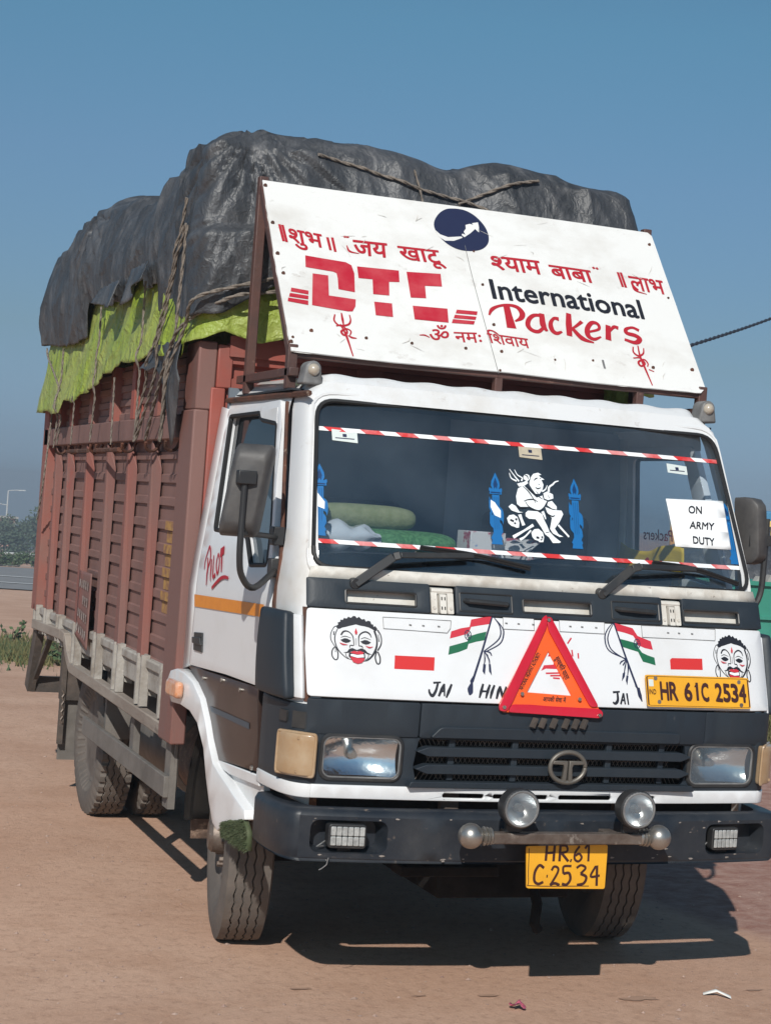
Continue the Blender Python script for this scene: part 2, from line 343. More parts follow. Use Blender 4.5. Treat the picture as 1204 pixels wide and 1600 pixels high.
def rpoly(pts, r, n=4):                           # polygon with rounded corners
    out = []; m = len(pts)
    for i in range(m):
        p, a, b = Vector(pts[i]), Vector(pts[i - 1]), Vector(pts[(i + 1) % m])
        da, db = a - p, b - p; q = min(r, da.length * .45, db.length * .45)
        s_, e_ = p + da.normalized() * q, p + db.normalized() * q
        for k in range(n + 1):
            t = k / n; out.append(tuple((1 - t) ** 2 * s_ + 2 * t * (1 - t) * p + t * t * e_))
    return out
def ell(c, a, b, n=28, rot=0):
    return [(c[0] + a * math.cos(2 * math.pi * k / n) * math.cos(rot) - b * math.sin(2 * math.pi * k / n) * math.sin(rot),
             c[1] + a * math.cos(2 * math.pi * k / n) * math.sin(rot) + b * math.sin(2 * math.pi * k / n) * math.cos(rot)) for k in range(n)]
def spline(pts, n=6):
    P = [Vector(p) for p in pts]
    if len(P) < 3: return P
    out = []
    for i in range(len(P) - 1):
        a = P[i - 1] if i else P[0] * 2 - P[1]; b, c = P[i], P[i + 1]; d = P[i + 2] if i + 2 < len(P) else P[-1] * 2 - P[-2]
        for k in range(n):
            t = k / n; out.append(.5 * (2 * b + (c - a) * t + (2 * a - 5 * b + 4 * c - d) * t * t + (3 * b - a - 3 * c + d) * t ** 3))
    return out + [P[-1]]
class Paint:
    """flat paint or film laid on a surface: fn(u, v, height) gives the point"""
    def __init__(s, fn, base=.002): s.fn = fn; s.h = base; s.mb = MB()
    def poly(s, loop, step=0., holes=()):
        s.h += .00005; v, f = fill(loop, holes, step); s.mb.add([s.fn(x, y, s.h) for x, y in v], f); return s
    def stroke(s, pts, w, n=5, taper=True):
        s.h += .00005; P = spline(pts, n)
        W = w if isinstance(w, (list, tuple)) else [w] * 2; L = []; Rr = []
        for i, p in enumerate(P):
            d = (P[min(i + 1, len(P) - 1)] - P[max(i - 1, 0)])
            d = d.normalized() if d.length > 1e-9 else Vector((1, 0)); nn = Vector((-d.y, d.x))
            t = i / max(1, len(P) - 1) * (len(W) - 1); k = min(int(t), len(W) - 2); ww = (W[k] + (W[k + 1] - W[k]) * (t - k)) / 2
            h = s.h + i * 2e-6
            L.append(s.fn(*(p + nn * ww), h)); Rr.append(s.fn(*(p - nn * ww), h))
        m = len(P); s.mb.add(L + Rr, [(i, i + 1, m + i + 1, m + i) for i in range(m - 1)]); return s
    def strokes(s, L, w): 
        for q in L: s.stroke(q, w)
        return s
    def text(s, body, bl, br, tl, bold=0, clip=None, emh=None):
        v, f = glyphs(body, clip)
        x0 = min(p[0] for p in v); x1 = max(p[0] for p in v); H = emh or .7
        bl, br, tl = Vector(bl), Vector(br), Vector(tl)
        offs = [(0, 0)] + ([(bold * math.cos(k * math.pi / 3), bold * math.sin(k * math.pi / 3)) for k in range(6)] if bold else [])
        for dx, dy in offs:
            s.h += .00004
            s.mb.add([s.fn(*(bl + (br - bl) * ((p[0] + dx - x0) / (x1 - x0)) + (tl - bl) * ((p[1] + dy) / H)), s.h) for p in v], f)
        return s
    def build(s, name, m, parent, label=None):
        o = s.mb.build(name, m, parent, smooth=False)
        if label: o['label'] = label
        return o
GL = {}
def glyphs(body, clip=None):
    k = (body, clip)
    if k in GL: return GL[k]
    c = bpy.data.curves.new('lettering', 'FONT'); c.body = body; c.size = 1; c.resolution_u = 3
    o = bpy.data.objects.new('lettering', c); COL.objects.link(o); bpy.context.view_layer.update()
    me = bpy.data.meshes.new_from_object(o.evaluated_get(bpy.context.evaluated_depsgraph_get()))
    if clip:
        bm = bmesh.new(); bm.from_mesh(me)
        bmesh.ops.bisect_plane(bm, geom=bm.verts[:] + bm.edges[:] + bm.faces[:], plane_co=(clip, 0, 0), plane_no=(1, 0, 0), clear_outer=True)
        bm.to_mesh(me); bm.free()
    r = ([(v.co.x, v.co.y) for v in me.vertices], [tuple(p.vertices) for p in me.polygons])
    bpy.data.objects.remove(o); bpy.data.curves.remove(c); bpy.data.meshes.remove(me)
    GL[k] = r; return r

# ------------------------------------------------------------------ the truck's own surfaces (metres; front at y = 0, rear at +y, ground z = 0)
def lerp_table(T, z):
    if z <= T[0][0]: return T[0][1]
    for (a, p), (b, q) in zip(T, T[1:]):
        if z <= b: return p + (q - p) * (z - a) / (b - a)
    return T[-1][1]
FRONT = [(.50, .095), (.77, .09), (1.0, .08), (1.13, .074), (1.445, .174), (1.58, .218), (1.69, .256), (2.118, .451), (2.24, .51), (2.30, .55)]
def front_y(x, z):            # the cab's front face: leaning back, gently bowed in plan
    return lerp_table(FRONT, z) - .05 * (1 - (x / .93) ** 2)
def side_w(y, z):             # half width of the cab's side
    return .972 + .05 * y - .115 * max(0, z - 1.5) - (.045 * ((z - 2.2) / .1) ** 2 if z > 2.2 else 0)
SB, ST = (.671, 2.415), (1.276, 3.175)     # lower and upper edge (y, z) of the sign board
SL = ((ST[0] - SB[0]) ** 2 + (ST[1] - SB[1]) ** 2) ** .5
def tri_y(z):                 # plane in which the warning triangle leans
    return front_y(0, 1.135) - .028 + .33 * (z - 1.135)

def FR(x, z, h=0.): return (x, front_y(x, z) - h, z)
def SD(y, z, h=0., side=-1): return (side * (side_w(y if side < 0 else .42 + (y - .42) * .15, z) + h), y, z)
def SG(u, v, h=0.):
    t = v / SL; n = (0, -(ST[1] - SB[1]) / SL, (ST[0] - SB[0]) / SL)
    sag = .010 * math.sin(u * 3.3 + .4) * math.sin(v * 3)
    return (u, SB[0] + (ST[0] - SB[0]) * t + n[1] * (h + sag), SB[1] + (ST[1] - SB[1]) * t + n[2] * (h + sag))
def TR(x, z, h=0.): return (x, tri_y(z) - h, z)
XC = .90; YS = .42
def xc(z): return lerp_table([(1.6, .90), (2.22, .878), (2.26, .86), (2.30, .79)], z)
def CR(s, z, h=0., side=-1):                      # rounded corner between the front (s=0) and the side (s=1)
    X_ = xc(z); f_ = front_y(X_, z); w_ = side_w(YS, z)
    P = [(X_, f_), (X_ + min(.075, (w_ - X_) * .75), f_ + .004), (w_ - .002, f_ + .07), (w_, max(YS, f_ + .16))]
    b = [(1 - s) ** 3, 3 * s * (1 - s) ** 2, 3 * s * s * (1 - s), s ** 3]
    x = sum(w * p[0] for w, p in zip(b, P)); y = sum(w * p[1] for w, p in zip(b, P))
    e = .02; s0, s1 = max(0, s - e), min(1, s + e)
    q = lambda s: [sum(w * p[k] for w, p in zip([(1 - s) ** 3, 3 * s * (1 - s) ** 2, 3 * s * s * (1 - s), s ** 3], P)) for k in (0, 1)]
    (ax, ay), (bx, by) = q(s0), q(s1); d = math.hypot(bx - ax, by - ay); nx, ny = (by - ay) / d, -(bx - ax) / d
    return (side * (x + nx * h), y + ny * h, z)
def zs(a, b, n): return [a + (b - a) * i / n for i in range(n + 1)]

truck = thing('cargo_truck', 'loaded red and white cargo truck with a tarpaulin covered load parked on bare soil', 'truck')
MIR = lambda loop: [(-x, z) for x, z in loop]
def panel(name, loop, fn, m, parent, holes=(), step=.08, solid=.012, h=0., bevel=0., off=0.):
    v, f = fill(loop, holes, step); mb = MB(); mb.add([fn(a, b, h) for a, b in v], f)
    return mb.build(name, m, parent, solid=solid, bevel=bevel, offset=off, angle=30)

# ---- cab shell
W_BOT, W_TOP = 1.592, 2.232
WS = rpoly([(-.925, W_BOT), (.93, W_BOT), (.868, W_TOP), (-.866, W_TOP)], .075, 6)
mb = MB()
v, f = fill([(-XC, 1.56), (XC, 1.56), (XC, 1.6), (xc(2.22), 2.22), (xc(2.26), 2.26), (xc(2.30), 2.30), (-xc(2.30), 2.30), (-xc(2.26), 2.26), (-xc(2.22), 2.22), (-XC, 1.6)], [[(max(-XC + .004, min(XC - .004, x)), z) for x, z in WS]], .09)
mb.add([FR(a, b) for a, b in v], f)
zl = zs(.83, 2.30, 26)
for sd_ in (-1, 1): mb.grid(lambda s, z: CR(s, z, 0, sd_), [i / 10 for i in range(11)], zl)
# roof: front lip rolls over to a ribbed roof
def roof(u, t):                                   # u across -1..1, t 0 front .. 1 rear
    hw = side_w(.42 + 1.0 * t, 2.30) if u < 0 else side_w(.42 + .15 * t, 2.30); x = u * hw
    y0 = front_y(abs(x), 2.30) if abs(x) < xc(2.3) else CR(min(1, (abs(x) - xc(2.3)) / (hw - xc(2.3))), 2.30)[1]
    y = y0 + (1.46 - y0) * t
    e = min(1, t / .06) ; z = 2.30 + .03 * math.sin(e * math.pi / 2)
    edge = max(0, (abs(u) - .9) / .1); z -= .028 * edge ** 2
    if t > .04: z += .007 * (.5 + .5 * math.cos(u * math.pi * 9)) * (1 - edge) 
    return (x, y, z)
mb.grid(roof, zs(-1, 1, 90), [0, .01, .02, .03, .045, .06, .08, .12, .2, .4, .6, .8, .95, 1])
for sd_ in (-1, 1): mb.grid(lambda y, z: SD(y, z, -.006, sd_), zs(.66, 1.47, 8), [2.17, 2.2, 2.22, 2.24, 2.26, 2.28, 2.30, 2.303])
cab = mb.build('cab', 'white_paint', truck, angle=40)
mb = MB(); mb.tube([SD(y, 2.245, .006) for y in zs(.46, 1.47, 6)], .012, 6); mb.build('rain_gutter', 'rust', cab)
mb = MB(); mb.box((-.96, 1.44, .95), (.96, 1.46, 2.30)); mb.build('cab_back', 'interior_grey', truck)
mat('curtain', (.24, .27, .31), .8, c2=(.19, .215, .25), ns=5)
mb = MB(); mb.grid(lambda x, z: (x, 1.40 + .012 * math.sin(x * 38 + .6 * math.sin(z * 4)), z), zs(.06, .93, 60), zs(1.3, 2.25, 6)); mb.build('curtain', 'curtain', truck)
mb = MB(); mb.box((-.93, .62, 2.262), (.93, 1.43, 2.27)); mb.box((-.97, .45, .9), (.97, 1.43, .95))
mb.box((-.97, .5, .95), (-.955, 1.43, 1.56)); mb.box((.955, .5, .95), (.97, 1.43, 1.56)); mb.build('cab_lining', 'interior', truck)
mb = MB(); mb.grid(lambda x, y: (x, y, 1.655 - .12 * max(0, y - .62) - .02 * (abs(x) > .9)), zs(-.93, .93, 10), zs(.3, .85, 6))
mb.box((-.93, .8, 1.1), (.93, .84, 1.63)); mb.build('dashboard', 'dash', truck)
# gasket and scuttle
mb = MB(); mb.tube([FR(x * .997, W_BOT + .006 + (z - W_BOT) * .982, .004) for x, z in WS + WS[:1]], .009, 6); mb.build('windscreen_gasket', 'rubber', cab)
mb = MB(); oo = rpoly([(-.96, W_BOT - .03), (.965, W_BOT - .03), (.885, W_TOP + .022), (-.885, W_TOP + .022)], .1, 6)
mb.tube([FR(x, z, .0) if abs(x) < xc(z) else CR(min(1, (abs(x) - xc(z)) / .22), z, 0, 1 if x > 0 else -1) for x, z in oo + oo[:1]], .007, 6); mb.build('window_bead', 'white_paint', cab)
panel('scuttle', [(-.94, 1.556), (.945, 1.556), (.935, 1.60), (-.93, 1.60)], FR, 'old_white', truck, h=.012, solid=.006)
# windscreen
mb = MB(); v, f = fill([(max(-.928, min(.93, x)), z) for x, z in WS], (), .09); mb.add([FR(a, b, -.012) for a, b in v], f)
wind = mb.build('windscreen', 'windscreen_glass', truck)
WF = lambda x, z, h=0.: FR(x, z, -.010 + h)
def striped(name, a, b, w, ph):
    pw, pr = Paint(WF, .001), Paint(WF, .0014); a, b = Vector(a), Vector(b); L = (b - a).length; d = (b - a) / L
    pw.poly([tuple(a + Vector((0, -w / 2))), tuple(b + Vector((0, -w / 2))), tuple(b + Vector((0, w / 2))), tuple(a + Vector((0, w / 2)))], .05)
    t = ph
    while t < L - .02:
        p, q = a + d * max(0, t), a + d * min(L, t + .074); k = .02
        pr.poly([(p.x + k, p.y - w / 2), (q.x + k, q.y - w / 2), (q.x, q.y + w / 2), (p.x, p.y + w / 2)]); t += .155
    o = pw.build('striped_tape', 'tape_white', wind); pr.build('red_stripe', 'tape_red', o) if False else None
    m = pr.mb; n0 = len(o.data.vertices)
    return pr
ta = [(-0.889,2.115),(0.8855,2.121),(-0.9196,1.692),(0.9199,1.692)]
for a, b, ph in ((ta[0], ta[1], .045), (ta[2], ta[3], .02)):
    pw = Paint(WF, .001); w = .0155; A, B = Vector(a), Vector(b); L = (B - A).length; d = (B - A) / L; t = 0.; red = False; mbt = pw.mb
    cuts = [0.]; x = ph
    while x < L: cuts += [x, min(L, x + random.uniform(.06, .085))]; x += random.uniform(.14, .165)
    cuts.append(L)
    for i in range(len(cuts) - 1):
        if cuts[i + 1] - cuts[i] < .004: continue
        p, q = A + d * cuts[i], A + d * cuts[i + 1]; k0 = .022 if i else 0; k1 = .022 if i < len(cuts) - 2 else 0
        mbt.mi = i % 2; pw.poly([(p.x + k0, p.y - w / 2), (q.x + k1, q.y - w / 2), (q.x, q.y + w / 2), (p.x, p.y + w / 2)], .06)
    mbt.build('striped_tape', ['tape_white', 'tape_red'], wind, smooth=False)
# stickers on the glass
for (a, b), m in (([(-0.8119,2.116),(-0.7125,2.073)], 'sticker'), ([(-0.05058,2.121),(0.04783,2.068)], 'old_sticker'), ([(0.619,2.095),(0.7144,2.058)], 'sticker')):
    p = Paint(WF, .0011); p.mb.mi = 0
    p.poly([(a[0], b[1]), (b[0], b[1] - .004), (b[0], a[1] - .006), (a[0], a[1])])
    cx_, cz = (a[0] + b[0]) / 2, (a[1] + b[1]) / 2; p.mb.mi = 1
    p.poly(rrect(cx_ - .008, cz - .006, cx_ + .008, cz + .006, .002)); p.poly(rrect(a[0] + .012, b[1] + .008, b[0] - .012, b[1] + .012, .001))
    p.mb.build('toll_sticker', [m, 'navy'], wind, smooth=False)
# torch shaped films
def torch(x, z0, hgt, wd, torn=False, lean=0.):
    fn = lambda u, v, h: WF(x + (u - .5) * wd + lean * v, z0 + v * hgt, h)
    p = Paint(fn, .0012)
    p.poly([(.5, 1), (.62, .95), (.78, .88), (.82, .82), (.74, .77), (.95, .79), (.98, .75), (.92, .73), (.95, .70), (.05, .70), (.08, .73), (.02, .75), (.05, .79), (.26, .77), (.18, .82), (.22, .88), (.4, .95)])
    p.poly([(.24, .69), (.76, .69), (.74, .18), (.26, .18)])
    p.poly([(.1, .02), (.9, .02), (.84, .08), (.92, .1), (.72, .18), (.28, .18), (.08, .1), (.16, .08)])
    p.stroke([(.1, .60), (.08, .56), (.4, .5), (.86, .43), (.95, .40), (.9, .36)], .17)
    p.stroke([(.2, .40), (.08, .36), (.3, .31), (.8, .22), (.86, .18)], .17)
    p.mb.mi = 1
    p.poly([(.5, .93), (.66, .84), (.6, .77), (.5, .8), (.4, .77), (.34, .84)]); p.stroke([(.15, .722), (.85, .722)], .02)
    for u in (.36, .5, .64): p.stroke([(u, .66), (u, .22)], .025)
    p.mb.mi = 2
    if not torn:
        p.stroke([(.12, .57), (.4, .5), (.82, .43)], [.1, .18, .1])
    if x > 0 and x < .3 and not torn: pass
    o = p.mb.build('torch_film', ['decal_blue', 'decal_deep_blue', 'decal_white'], wind, smooth=False); return o
tq = [(-0.8874,1.706),(-0.8685,1.98),(-0.1866,1.717),(-0.1636,1.999),(0.1552,1.721),(0.1761,2),(0.8866,1.701),(0.874,1.952)]
for k, (tn, wd) in enumerate(((0, .062), (0, .058), (1, .058), (1, .07))):
    a, b = tq[2 * k], tq[2 * k + 1]; torch(a[0], a[1], b[1] - a[1], wd, bool(tn), b[0] - a[0])
# white film of a seated figure with trident, skulls and bones
Zf = (760, 720, .1495)
p = Paint(WF, .0012)
for q in ([(-0.02028,1.971),(-0.01136,1.992),(0.0007742,2.006),(0.02215,2.012),(0.03579,2.005),(0.02382,2.002),(0.02834,1.996),(0.04665,1.987),(0.033,1.984),(0.03967,1.966),(0.03296,1.947),(0.01738,1.929),(0.0007693,1.928),(-0.0131,1.947),(-0.0215,1.962)],
          [(-0.07288,1.943),(-0.05746,1.952),(-0.04481,1.956),(-0.0192,1.932),(0.002939,1.913),(0.02886,1.923),(0.03284,1.906),(0.04692,1.903),(0.02625,1.872),(0.002486,1.863),(-0.01922,1.869),(-0.03882,1.875),(-0.0716,1.873),(-0.08448,1.883),(-0.08483,1.913)],
          [(0.03428,1.932),(0.05201,1.941),(0.07561,1.931),(0.07538,1.915),(0.0516,1.907),(0.03568,1.912)],
          [(0.05058,1.9),(0.06781,1.905),(0.08565,1.884),(0.08399,1.872),(0.06371,1.875),(0.04464,1.887)],
          [(-0.05218,1.851),(-0.04084,1.86),(-7.064e-05,1.86),(0.01911,1.85),(0.0244,1.828),(0.03382,1.807),(0.04115,1.785),(0.0609,1.765),(0.08532,1.748),(0.07858,1.744),(0.04959,1.742),(0.03608,1.763),(0.02108,1.773),(0.008061,1.798),(-0.01223,1.829),(-0.04071,1.829),(-0.05384,1.838)],
          [(0.03531,1.879),(0.06711,1.87),(0.1045,1.87),(0.11,1.856),(0.08991,1.825),(0.06548,1.798),(0.07904,1.777),(0.09857,1.769),(0.08176,1.767),(0.05464,1.779),(0.04473,1.796),(0.0586,1.838),(0.04085,1.859)],
          [(-0.1225,1.87),(-0.1069,1.882),(-0.09153,1.875),(-0.07802,1.854),(-0.06216,1.852),(-0.0828,1.849),(-0.1101,1.856)],
          [(-0.134,1.825),(-0.1224,1.837),(-0.1039,1.841),(-0.08896,1.832),(-0.08362,1.81),(-0.08797,1.792),(-0.09809,1.791),(-0.1057,1.794),(-0.1194,1.797),(-0.1302,1.807)],
          [(-0.03742,1.777),(-0.02347,1.79),(-0.004866,1.793),(0.01177,1.78),(0.01466,1.762),(0.008912,1.743),(-0.007581,1.742),(-0.0129,1.747),(-0.02672,1.75),(-0.03549,1.76)],
          [(-0.04461,1.989),(-0.03931,1.998),(-0.02847,2.003),(-0.01785,1.999),(-0.016,1.988),(-0.02345,1.978),(-0.03394,1.976),(-0.04241,1.981)],
          [(-0.07463,1.962),(-0.04922,1.969),(-0.02966,1.978),(-0.02698,1.967),(-0.04471,1.956),(-0.06783,1.951)]):
    p.poly(q, .03)
k = .00042
for q, w in (([(-0.1003,2.017),(-0.08113,1.991),(-0.06522,1.972)], [6, 16]), ([(-0.1029,2.002),(-0.09643,1.982),(-0.07536,1.972)], [6, 16]), ([(-0.07874,2.016),(-0.0689,1.997),(-0.04995,1.986),(-0.05469,1.974)], [6, 16]),
             ([(-0.06182,1.966),(0.0002252,1.893)], [16, 14]), ([(0.082,1.813),(0.1228,1.77)], [20, 18]), ([(0.05803,1.94),(0.06269,1.958),(0.08105,1.971),(0.09069,1.98),(0.1074,1.986)], [22, 16, 14, 8]),
             ([(0.02904,1.939),(0.04466,1.948),(0.05533,1.965)], [16, 6]), ([(-0.02549,1.806),(-0.06703,1.782),(-0.1168,1.754)], [26, 18, 30]), ([(-0.03841,1.785),(-0.06578,1.76),(-0.08969,1.746)], [14, 14, 24]),
             ([(-0.07861,1.843),(-0.07362,1.825),(-0.06648,1.802)], [34, 26, 34]), ([(0.02061,1.861),(0.0269,1.847),(0.03101,1.832)], [30, 10])):
    p.stroke(q, [x * k for x in w])
p.mb.mi = 1; p.h += .0004
for q in ([(-0.000614,1.98),(0.008706,1.988),(0.0173,1.991)], [(0.02515,1.988),(0.03192,1.992)], [(0.002155,1.954),(0.0118,1.949),(0.02688,1.954)], [(0.01638,1.968),(0.02213,1.965)],
          [(0.00408,1.938),(0.01114,1.929)], [(-0.05443,1.896),(-0.03521,1.903),(-0.01046,1.905),(0.004858,1.897)], [(-0.04851,1.895),(-0.03471,1.876),(0.002486,1.863),(0.02675,1.876),(0.04692,1.903)], [(-0.05114,1.954),(-0.02746,1.932),(-0.003911,1.893)],
          [(-0.03622,1.959),(-0.01457,1.936),(0.0271,1.909)], [(-0.08699,1.879),(-0.07207,1.869),(-0.03495,1.874)], [(0.03254,1.858),(0.05962,1.845),(0.07264,1.85)], [(-0.03734,1.998),(-0.02747,1.995),(-0.02479,1.984)],
          [(0.05415,1.926),(0.0568,1.915)], [(0.02413,1.781),(0.03884,1.783)]):
    p.stroke(q, [.002, .005, .002])
for q in ([(-0.1217,1.82),(-0.1071,1.815)], [(-0.0998,1.825),(-0.09215,1.822)], [(-0.01939,1.76),(-0.007394,1.758)], [(0.00243,1.762),(0.009314,1.761)], [(-0.1037,1.811),(-0.1023,1.805)], [(0.0002212,1.754),(0.001686,1.75)]):
    p.stroke(q, .008)
p.mb.build('seated_figure_film', ['decal_white', 'ink'], wind, smooth=False)

# ---- left and right doors, side panels, fenders
door_loop = rpoly([(1.361,2.2),(0.7072,2.223),(0.4733,1.616),(0.43,1.46),(0.4162,1.165),(0.4731,1.121),(0.8901,1.12),(1.402,1.105),(1.378,1.425)], .02, 3)
win_loop = rpoly([(1.327,2.172),(0.9385,2.179),(0.9142,2.15),(0.7107,2.131),(0.5537,1.735),(0.5191,1.579),(0.7183,1.567),(0.8298,1.679),(1.257,1.688)], .02, 3)
rear_loop = [(1.511,2.218),(1.37,2.2),(1.387,1.424),(1.411,1.104),(1.575,1.064),(1.533,1.437)]
door_R = rpoly([(.72, 2.19), (1.32, 2.19), (1.42, 1.3), (1.42, 1.0), (.43, 1.0), (.43, 1.5)], .02, 3); win_R = rpoly([(.80, 2.14), (1.27, 2.14), (1.31, 1.66), (.60, 1.60)], .03, 3)
for sd_ in (-1, 1):
    fn = lambda y, z, h=0., s=sd_: SD(y, z, h, s)
    dl, wl = (door_loop, win_loop) if sd_ < 0 else (door_R, win_R)
    dr = panel('door', dl, fn, 'bonnet_white', truck, [wl], .09, .03, .004, .006, off=-1 if sd_ > 0 else 1)
    dr.modifiers['thickness'].offset = 0
    mb = MB(); v, f = fill(wl, (), .12); mb.add([fn(a, b, -.012) for a, b in v], f); mb.build('window', 'side_glass', dr)
    mb = MB(); mb.tube([fn(a, b, .012) for a, b in wl + wl[:1]], .011, 6); mb.build('window_seal', 'rubber', dr)
    if sd_ > 0:
        p = Paint(lambda a, b, h: fn(a, b, h - .008), .001); p.text('Packers', (.93, 1.775), (1.20, 1.775), (.93, 1.825), .012); p.build('lettering', 'brush_red', dr)
    panel('cab_side', rear_loop if sd_ < 0 else [(1.32, 2.23), (1.46, 2.23), (1.47, .95), (1.4, .95)], fn, 'white_paint', truck, (), .0, .012, .0)
    if sd_ < 0:
        mb = MB(); mb.prism([(0.9466,2.179),(0.7307,2.195),(0.7032,2.131),(0.9127,2.147)], lambda a, b: fn(a, b, .02), lambda a, b: fn(a, b, -.01)); mb.build('visor', 'white_paint', dr, smooth=False)
        p = Paint(lambda a, b, h: fn(a, b, h + .022), .001); p.poly([(1.382,1.406),(0.4825,1.432),(0.472,1.384),(1.37,1.355)], .08); p.build('reflective_tape', 'reflector_amber', dr)
        q = [[(1.275,1.519),(1.283,1.553),(1.27,1.595),(1.259,1.616),(1.232,1.594),(1.219,1.563),(1.228,1.531)], [(1.257,1.57),(1.233,1.531),(1.227,1.5),(1.226,1.455)], [(1.202,1.567),(1.186,1.526),(1.172,1.477)],
             [(1.18,1.584),(1.154,1.52),(1.142,1.491)], [(1.142,1.49),(1.114,1.508)], [(1.125,1.595),(1.128,1.56),(1.112,1.53),(1.088,1.512),(1.083,1.532),(1.095,1.57),(1.123,1.595)], [(1.1,1.598),(1.056,1.613)], [(1.081,1.6),(1.062,1.564),(1.041,1.522)]]
        p = Paint(lambda a, b, h: fn(a, b, h + .022), .001)
        for s_, w_ in zip(q, ([.012, .018, .016], [.012, .024, .012], [.014, .022, .012], [.012, .016, .016], [.02, .026], [.014, .018, .014], [.05, .05], [.018, .022, .014])): p.stroke(s_, [x_ * .72 for x_ in w_])
        p.stroke([(1.147,1.448),(1.083,1.478),(1.028,1.498),(0.9824,1.505),(0.9376,1.503)], [.014, .016, .012]); p.build('lettering', 'brush_red', dr)
        hl = [(1.343,1.248),(1.226,1.256),(1.215,1.174),(1.334,1.173)]
        mb = MB(); mb.prism(hl, lambda a, b: fn(a, b, .026), lambda a, b: fn(a, b, .0)); mb.prism([(a * .9 + hl[0][0] * .1, b - .02) for a, b in hl[:2]] + [(a, b + .03) for a, b in hl[2:]], lambda a, b: fn(a, b, .034), lambda a, b: fn(a, b, .02)); mb.build('handle', 'black_plastic', dr, smooth=False, bevel=.003)
        mb = MB(); a = [(0.7016,2.217),(0.5347,1.835),(0.438,1.618),(0.4346,1.448),(0.4009,1.161),(0.3901,0.8142)]
        mb.tube([fn(y - .015, z, .0) for y, z in a], [.008, .008, .011, .012, .012, .012], 6); mb.build('door_seam', 'rust', dr)
    lp = [(1.4,1.1),(0.4866,1.115),(0.4252,0.806),(0.7624,0.7857),(0.8924,0.7751),(0.9889,0.8587),(1.071,0.9467),(1.198,1.029)] if sd_ < 0 else [(1.25, .99), (.42, .99), (.42, .74), (.9, .74), (1.0, .86), (1.12, .95)]
    sp_ = panel('lower_side_panel', lp, fn, 'brown_panel', truck, (), .12, .02, .012, .004)
    p = Paint(lambda a, b, h: fn(a, b, h + .024), .001)
    if sd_ < 0: p.poly([(1.051,0.973),(0.5454,0.9728),(0.54,0.949),(1.029,0.9524)], .1)
    else: p.poly([(1.0, .86), (.5, .86), (.5, .89), (1.05, .89)], .1)
    p.build('trim_strip', 'blue_trim', sp_)
    mb = MB()
    for y, z in [(1.163,1.073),(0.9173,1.094),(0.6792,1.084),(0.4788,0.8117)]: mb.lathe([(-.005, .009), (.004, .009), (.008, .004)], fn(y, z, .025), 'x', 10)
    if sd_ < 0: mb.build('screw', 'steel', sp_)
    # flared white fender round the wheel arch
    if sd_ < 0:
        fo = [(1.629,1.002),(1.574,1.059),(1.481,1.077),(1.365,1.071),(1.239,1.048),(1.118,0.9934),(1.027,0.9107),(0.9551,0.8248),(0.89,0.7652),(0.8176,0.7412),(0.6966,0.711),(0.5624,0.675),(0.4659,0.6535),(0.4508,0.6199),(0.6188,0.5805)]
        fi = [(0.7727,0.5156),(0.8437,0.5349),(0.9016,0.6011),(0.9664,0.6932),(1.027,0.8008),(1.137,0.8901),(1.254,0.9249),(1.396,0.9333),(1.53,0.9271)]
    else:
        fo = [(1.68, .92), (1.62, 1.0), (1.5, 1.02), (1.2, 1.0), (1.0, .92), (.85, .75), (.6, .6), (.5, .56)]; fi = [(.66, .52), (.75, .66), (.92, .82), (1.15, .93), (1.45, .94), (1.6, .88)]
    panel('fender', fo + fi, fn, 'bonnet_white', truck, (), .1, .055, .02, .016).modifiers['thickness'].offset = 0
    # dark liner above the wheel
    mb = MB(); arc = [(1.22 + .58 * math.cos(R(t)), .40 + .56 * math.sin(R(t))) for t in range(-12, 168, 9)]
    mb.grid(lambda i, x: (x * sd_, arc[int(i)][0], arc[int(i)][1]), list(range(len(arc))), [.45, .7, .90]); mb.build('wheel_liner', 'mud', truck, solid=.01)
# side indicator
sl_ = [(1.641,1.009),(1.403,1.037),(1.387,0.9702),(1.623,0.9405)]
mb = MB(); yc, zc = [(1.432,0.9976)][0]
v = rrect(yc - .09, zc - .036, yc + .08, zc + .036, .022)
mb.prism(v, lambda a, b: SD(a, b, .05), lambda a, b: SD(a, b, .085)); mb.build('side_marker_lamp', 'orange_lamp', truck, bevel=.012)

